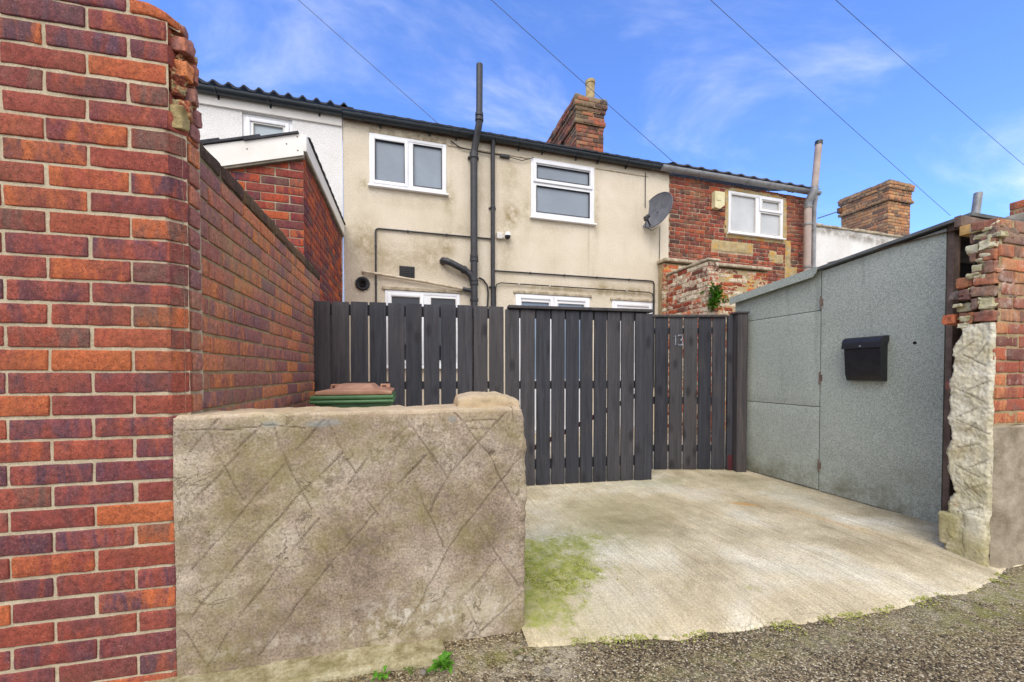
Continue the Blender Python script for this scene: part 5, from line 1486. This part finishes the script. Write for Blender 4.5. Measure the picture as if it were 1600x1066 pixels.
# far right: another chimney and a vent pipe beyond the shed
FR = Frame(0, (5.3, 1.75, 0))
root = empty('brick_stack', FR, 'red brick wall head bedded in grey mortar, peeping over the broken wall', 'brick wall')
mb = MB()
brickwork(mb, mapXm(4.98), 1.2, 2.0, 0, 33, h=.0765, L=.22, off=1.2, depth=.09, r=.006, step=(.04, .05, .03), amp=.004, freq=20, jit=.004, rng=random.Random(23), mort=.008)
brickwork(mb, mapXp(5.6), 1.2, 2.0, 0, 33, h=.0765, L=.22, off=1.2, depth=.09, r=.006, step=(.1, .05, .06), amp=.004, freq=20, jit=.004, rng=random.Random(24), mort=.008)
mb.box((5.0, 1.21, -.1), (5.58, 1.99, 2.50), 1)
mb.build('brickwork', [M['brick_orange'], M['mortar_dirty']], root, FR)
mb = MB(); mb.rb((4.88, 1.15, 2.22), (5.62, 2.06, 2.385), .04, (.03, .03, .03), .03, 9, 3, amp2=.008, freq2=40); mb.build('mortar_bed', M['lead'], root, FR)
FR = Frame(0, (9.0, 4.0, 0))
root = empty('vent_pipe', FR, 'plain grey vent pipe standing up beyond the shed roof', 'pipe')
mb = MB(); mb.tube([(9.0, 4.0, 0), (9.02, 4.0, 3.5), (9.11, 4.0, 4.03)], .052, 14); mb.build('pipe', M['galv'], root, FR)

# ------------------------------------------------------------------ overhead wires
def wire(a, b, label, sag=.04, r=.0045):
    a = Vector(a); b = Vector(b)
    fr_ = Frame(0, tuple(b))
    P = []
    for k in range(25):
        t_ = k / 24 * 1.0
        p = a.lerp(b, t_); p.z -= sag * 4 * t_ * (1 - t_); P.append(tuple(p))
    mb = MB(); mb.tube(P, r, 6)
    o = mb.build('overhead_wire', M['wire'], None, fr_)
    tag(o, label, 'wire', 'overhead wires')
wire((-2.35, 6.75, 7.47), (.57, 5.83, 4.735), 'thin overhead wire ending at the cream house gutter near its left window', .0)
wire((.16, 5.86, 7.57), (4.83, 5.83, 4.735), 'thin overhead wire crossing in front of the cream house chimney pot', .02)
wire((3.06, 5.16, 7.95), (12.31, 5.85, 4.754), 'thin overhead wire passing behind the tan chimney stack corner towards the shed roof', .03)
wire((5.15, 4.55, 7.62), (15.13, 5.85, 6.34), 'thin overhead wire nearest the right edge of the sky', .03)

# ------------------------------------------------------------------ weeds, grass, loose stones
def leafcluster(mb, c, n, r_, lmin, lmax, rg, up=.5, m=0, wid=.4):
    for k in range(n):
        az = rg.uniform(0, 2 * math.pi); el = rg.uniform(-.1, 1.2) * up + .15
        L = rg.uniform(lmin, lmax); w_ = L * wid * rg.uniform(.7, 1.2)
        b = Vector(c) + Vector((rg.uniform(-1, 1), rg.uniform(-1, 1), rg.uniform(-.3, 1))) * r_
        d = Vector((math.cos(az) * math.cos(el), math.sin(az) * math.cos(el), math.sin(el)))
        s_ = d.cross(Vector((0, 0, 1))); s_.normalize(); u = s_.cross(d)
        P = []
        for q, (tt, ww, dr) in enumerate(((0, .12, 0), (.3, .6, .06), (.6, 1.0, .04), (.85, .6, -.06), (1.0, .02, -.2))):
            cpt = b + d * L * tt + Vector((0, 0, 1)) * L * dr
            P += [cpt - s_ * w_ * .5 * ww + u * w_ * .12 * ww, cpt, cpt + s_ * w_ * .5 * ww + u * w_ * .12 * ww]
        fs = []
        for q in range(4):
            for h_ in (0, 1): fs.append((q * 3 + h_, q * 3 + h_ + 1, q * 3 + h_ + 4, q * 3 + h_ + 3))
        mb.add([tuple(p) for p in P], fs, m)
def weed(c, label, n, r_, l0, l1, seed, mat='leaf', up=.5, name='weed', wid=.4):
    rg = random.Random(seed); fr_ = Frame(0, c)
    root = empty(name, fr_, label, 'weed')
    mb = MB(); leafcluster(mb, c, n, r_, l0, l1, rg, up, wid=wid); mb.build('leaves', M[mat], root, fr_, sharp=0)
    mb = MB()
    for k in range(4): mb.tube([(c[0], c[1], c[2] - .01), (c[0] + rg.uniform(-.01, .01), c[1] + rg.uniform(-.01, .01), c[2] + r_)], .0015, 5)
    mb.build('stem', M['leaf_dark'], root, fr_)
weed((.128, 1.375, -.012), 'bright green dandelion clump at the end of the footing strip', 34, .012, .035, .065, 4, up=.9, wid=.34)
weed((-.095, 1.40, -.02), 'small flat green weed at the foot of the low wall', 20, .02, .012, .03, 6, up=.3, wid=.5)
weed((-.30, 1.33, -.02), 'tiny green sprout near the bottom of the brown render', 8, .006, .015, .03, 7, up=.9, wid=.7)
weed((.01, 1.395, -.02), 'faint low weed between the footing strip and the tarmac', 14, .018, .01, .02, 9, 'leaf_dark', .4)
rg = random.Random(81)
fr_ = Frame(0, (4.50, 4.72, 2.0))
root = empty('wall_plant', fr_, 'bushy green plant rooted in the whitewashed yard wall', 'plant')
mb = MB()
for k in range(44):
    leafcluster(mb, (4.47 + rg.gauss(0, .06), 4.66 + rg.gauss(0, .04), 2.17 + rg.gauss(0, .10)), 12, .035, .04, .085, rg, .7, wid=.45)
mb.build('leaves', M['leaf'], root, fr_, sharp=0)
mb = MB()
for k in range(9):
    b = (4.50, 4.765, 1.98); e = (4.47 + rg.uniform(-.08, .08), 4.66 + rg.uniform(-.05, .04), 2.18 + rg.uniform(-.08, .14))
    mb.tube([b, tuple((Vector(b) + Vector(e)) / 2 + Vector((-.03, 0, .02))), e], .004, 5)
mb.build('stem', M['leaf_dark'], root, fr_)
fr_ = Frame(0, (4.9, 5.66, 2.3))
root = empty('wall_plant', fr_, 'sparse yellow-green growth on the coped wall right of the bushy plant', 'plant')
mb = MB()
for k in range(16): leafcluster(mb, (5.3 + rg.uniform(-.25, .25), 5.64, 2.55 + rg.uniform(-.12, .14)), 8, .04, .03, .05, rg, .6)
mb.build('leaves', M['leaf_dark'], root, fr_, sharp=0)
mb = MB()
for k in range(6): mb.tube([(5.3 + rg.uniform(-.2, .2), 5.70, 2.45), (5.3 + rg.uniform(-.2, .2), 5.63, 2.62)], .004, 5)
mb.build('stem', M['leaf_dark'], root, fr_)

# dry grass and moss crumbs at the wall foot
mb = MB()
rg = random.Random(91)
def blade(c, L, w_, m=0, lean=1.0):
    az = rg.uniform(0, 6.28); d = Vector((math.cos(az) * lean, math.sin(az) * lean, rg.uniform(.3, 1))).normalized()
    s_ = Vector((-math.sin(az), math.cos(az), 0)) * w_
    a = Vector(c); b = a + d * L * .6; e = b + (d + Vector((0, 0, -.7))).normalized() * L * .4
    mb.add([tuple(a - s_), tuple(a + s_), tuple(b + s_ * .7), tuple(b - s_ * .7), tuple(e)], [(0, 1, 2, 3), (3, 2, 4)], m)
for k in range(420):
    blade((-.20 + rg.gauss(0, .06), 1.345 + rg.gauss(0, .02), -.03), rg.uniform(.01, .035), .0009, 0, 1.6)
for k in range(160):
    x = rg.uniform(-.7, .45); blade((x, 1.415 - .05 * x + rg.gauss(0, .012), -.03), rg.uniform(.006, .02), .0010, rg.choice((0, 1)), 1.2)
for k in range(260):
    x = rg.uniform(.6, 3.0); blade((x, lerp_path(FRONT, x) - rg.uniform(0, .03), -.035), rg.uniform(.005, .016), .0010, rg.choice((0, 1, 1)), 1.0)
tag(mb.build('dry_grass', [M['straw'], M['leaf_dark']], sharp=0), 'dry straw-coloured grass wisps along the foot of the low wall and drive edge', 'grass', kind='stuff')

mb = MB()
rg = random.Random(95)
MOSS_SPOTS = True
ico = [(0, 0, 1), (.89, 0, .45), (.28, .85, .45), (-.72, .53, .45), (-.72, -.53, .45), (.28, -.85, .45), (.72, .53, -.45), (-.28, .85, -.45), (-.89, 0, -.45), (-.28, -.85, -.45), (.72, -.53, -.45), (0, 0, -1)]
icf = [(0,1,2),(0,2,3),(0,3,4),(0,4,5),(0,5,1),(1,6,2),(2,7,3),(3,8,4),(4,9,5),(5,10,1),(6,7,2),(7,8,3),(8,9,4),(9,10,5),(10,6,1),(11,7,6),(11,8,7),(11,9,8),(11,10,9),(11,6,10)]
def stone(x, y, z, s_):
    sx, sy, sz = (s_ * rg.uniform(.7, 1.3) for _ in range(3)); a_ = rg.uniform(0, 6.28); c, s2 = math.cos(a_), math.sin(a_)
    vs = []
    for p in ico:
        k = rg.uniform(.8, 1.15); X_, Y_ = p[0] * sx * k, p[1] * sy * k
        vs.append((x + c * X_ - s2 * Y_, y + s2 * X_ + c * Y_, z + p[2] * sz * .6 * k))
    mb.add(vs, icf)
for k in range(3600):
    y = 1.48 - abs(rg.gauss(0, .28)); x = rg.uniform(-1.0, 3.9)
    if x > .5: y = min(y, lerp_path(FRONT, x) - .004)
    z = -.036 + .007 * fbm(x * 1.3, y * 1.3) - .03 * max(0, min(1, (1.0 - y) / 3)) + (.014 * max(0, min(1, (y - 1.30) / .3)) if x < .5 else 0)
    stone(x, y, z + .0005, rg.choice((.0014, .0018, .0018, .0025, .0036)))
for k in range(110):
    x = rg.uniform(.5, 3.2); y = rg.uniform(1.3, 3.3); stone(x, y, .007, rg.uniform(.001, .0028))
for (x, y, s_) in ((.745, 1.80, .014), (.40, 1.33, .013), (.44, 1.31, .01), (.05, 1.36, .015), (.48, 1.25, .012)): stone(x, y, .0, s_)
mm_ = MB()
for k in range(5200):
    x = rg.gauss(.72, .20); y = rg.gauss(1.92, .20)
    if x < .49: continue
    if fbm(x * 9, y * 9, 2) + .35 * fbm(x * 40, y * 40) < -.02 + 1.1 * max(0, math.hypot((x - .70) / .34, (y - 1.92) / .34) - .7): continue
    keep_, mb = mb, mm_
    stone(x, y, .0045, rg.uniform(.0015, .0042)); mb = keep_
for k in range(2600):
    x = rg.uniform(.5, 3.1); y = lerp_path(FRONT, x) - abs(rg.gauss(0, .03)) + .012
    if fbm(x * 4, 3.0) < .02: continue
    keep_, mb = mb, mm_
    stone(x, y, -.028, rg.uniform(.0015, .0042)); mb = keep_
tag(mm_.build('moss', M['moss'], sharp=0), 'yellow-green moss on the driveway beside the end of the low wall', 'moss', kind='stuff')
tag(mb.build('loose_gravel', M['pebble'], sharp=0), 'loose stone chips scattered over the worn tarmac alley', 'gravel', kind='stuff')
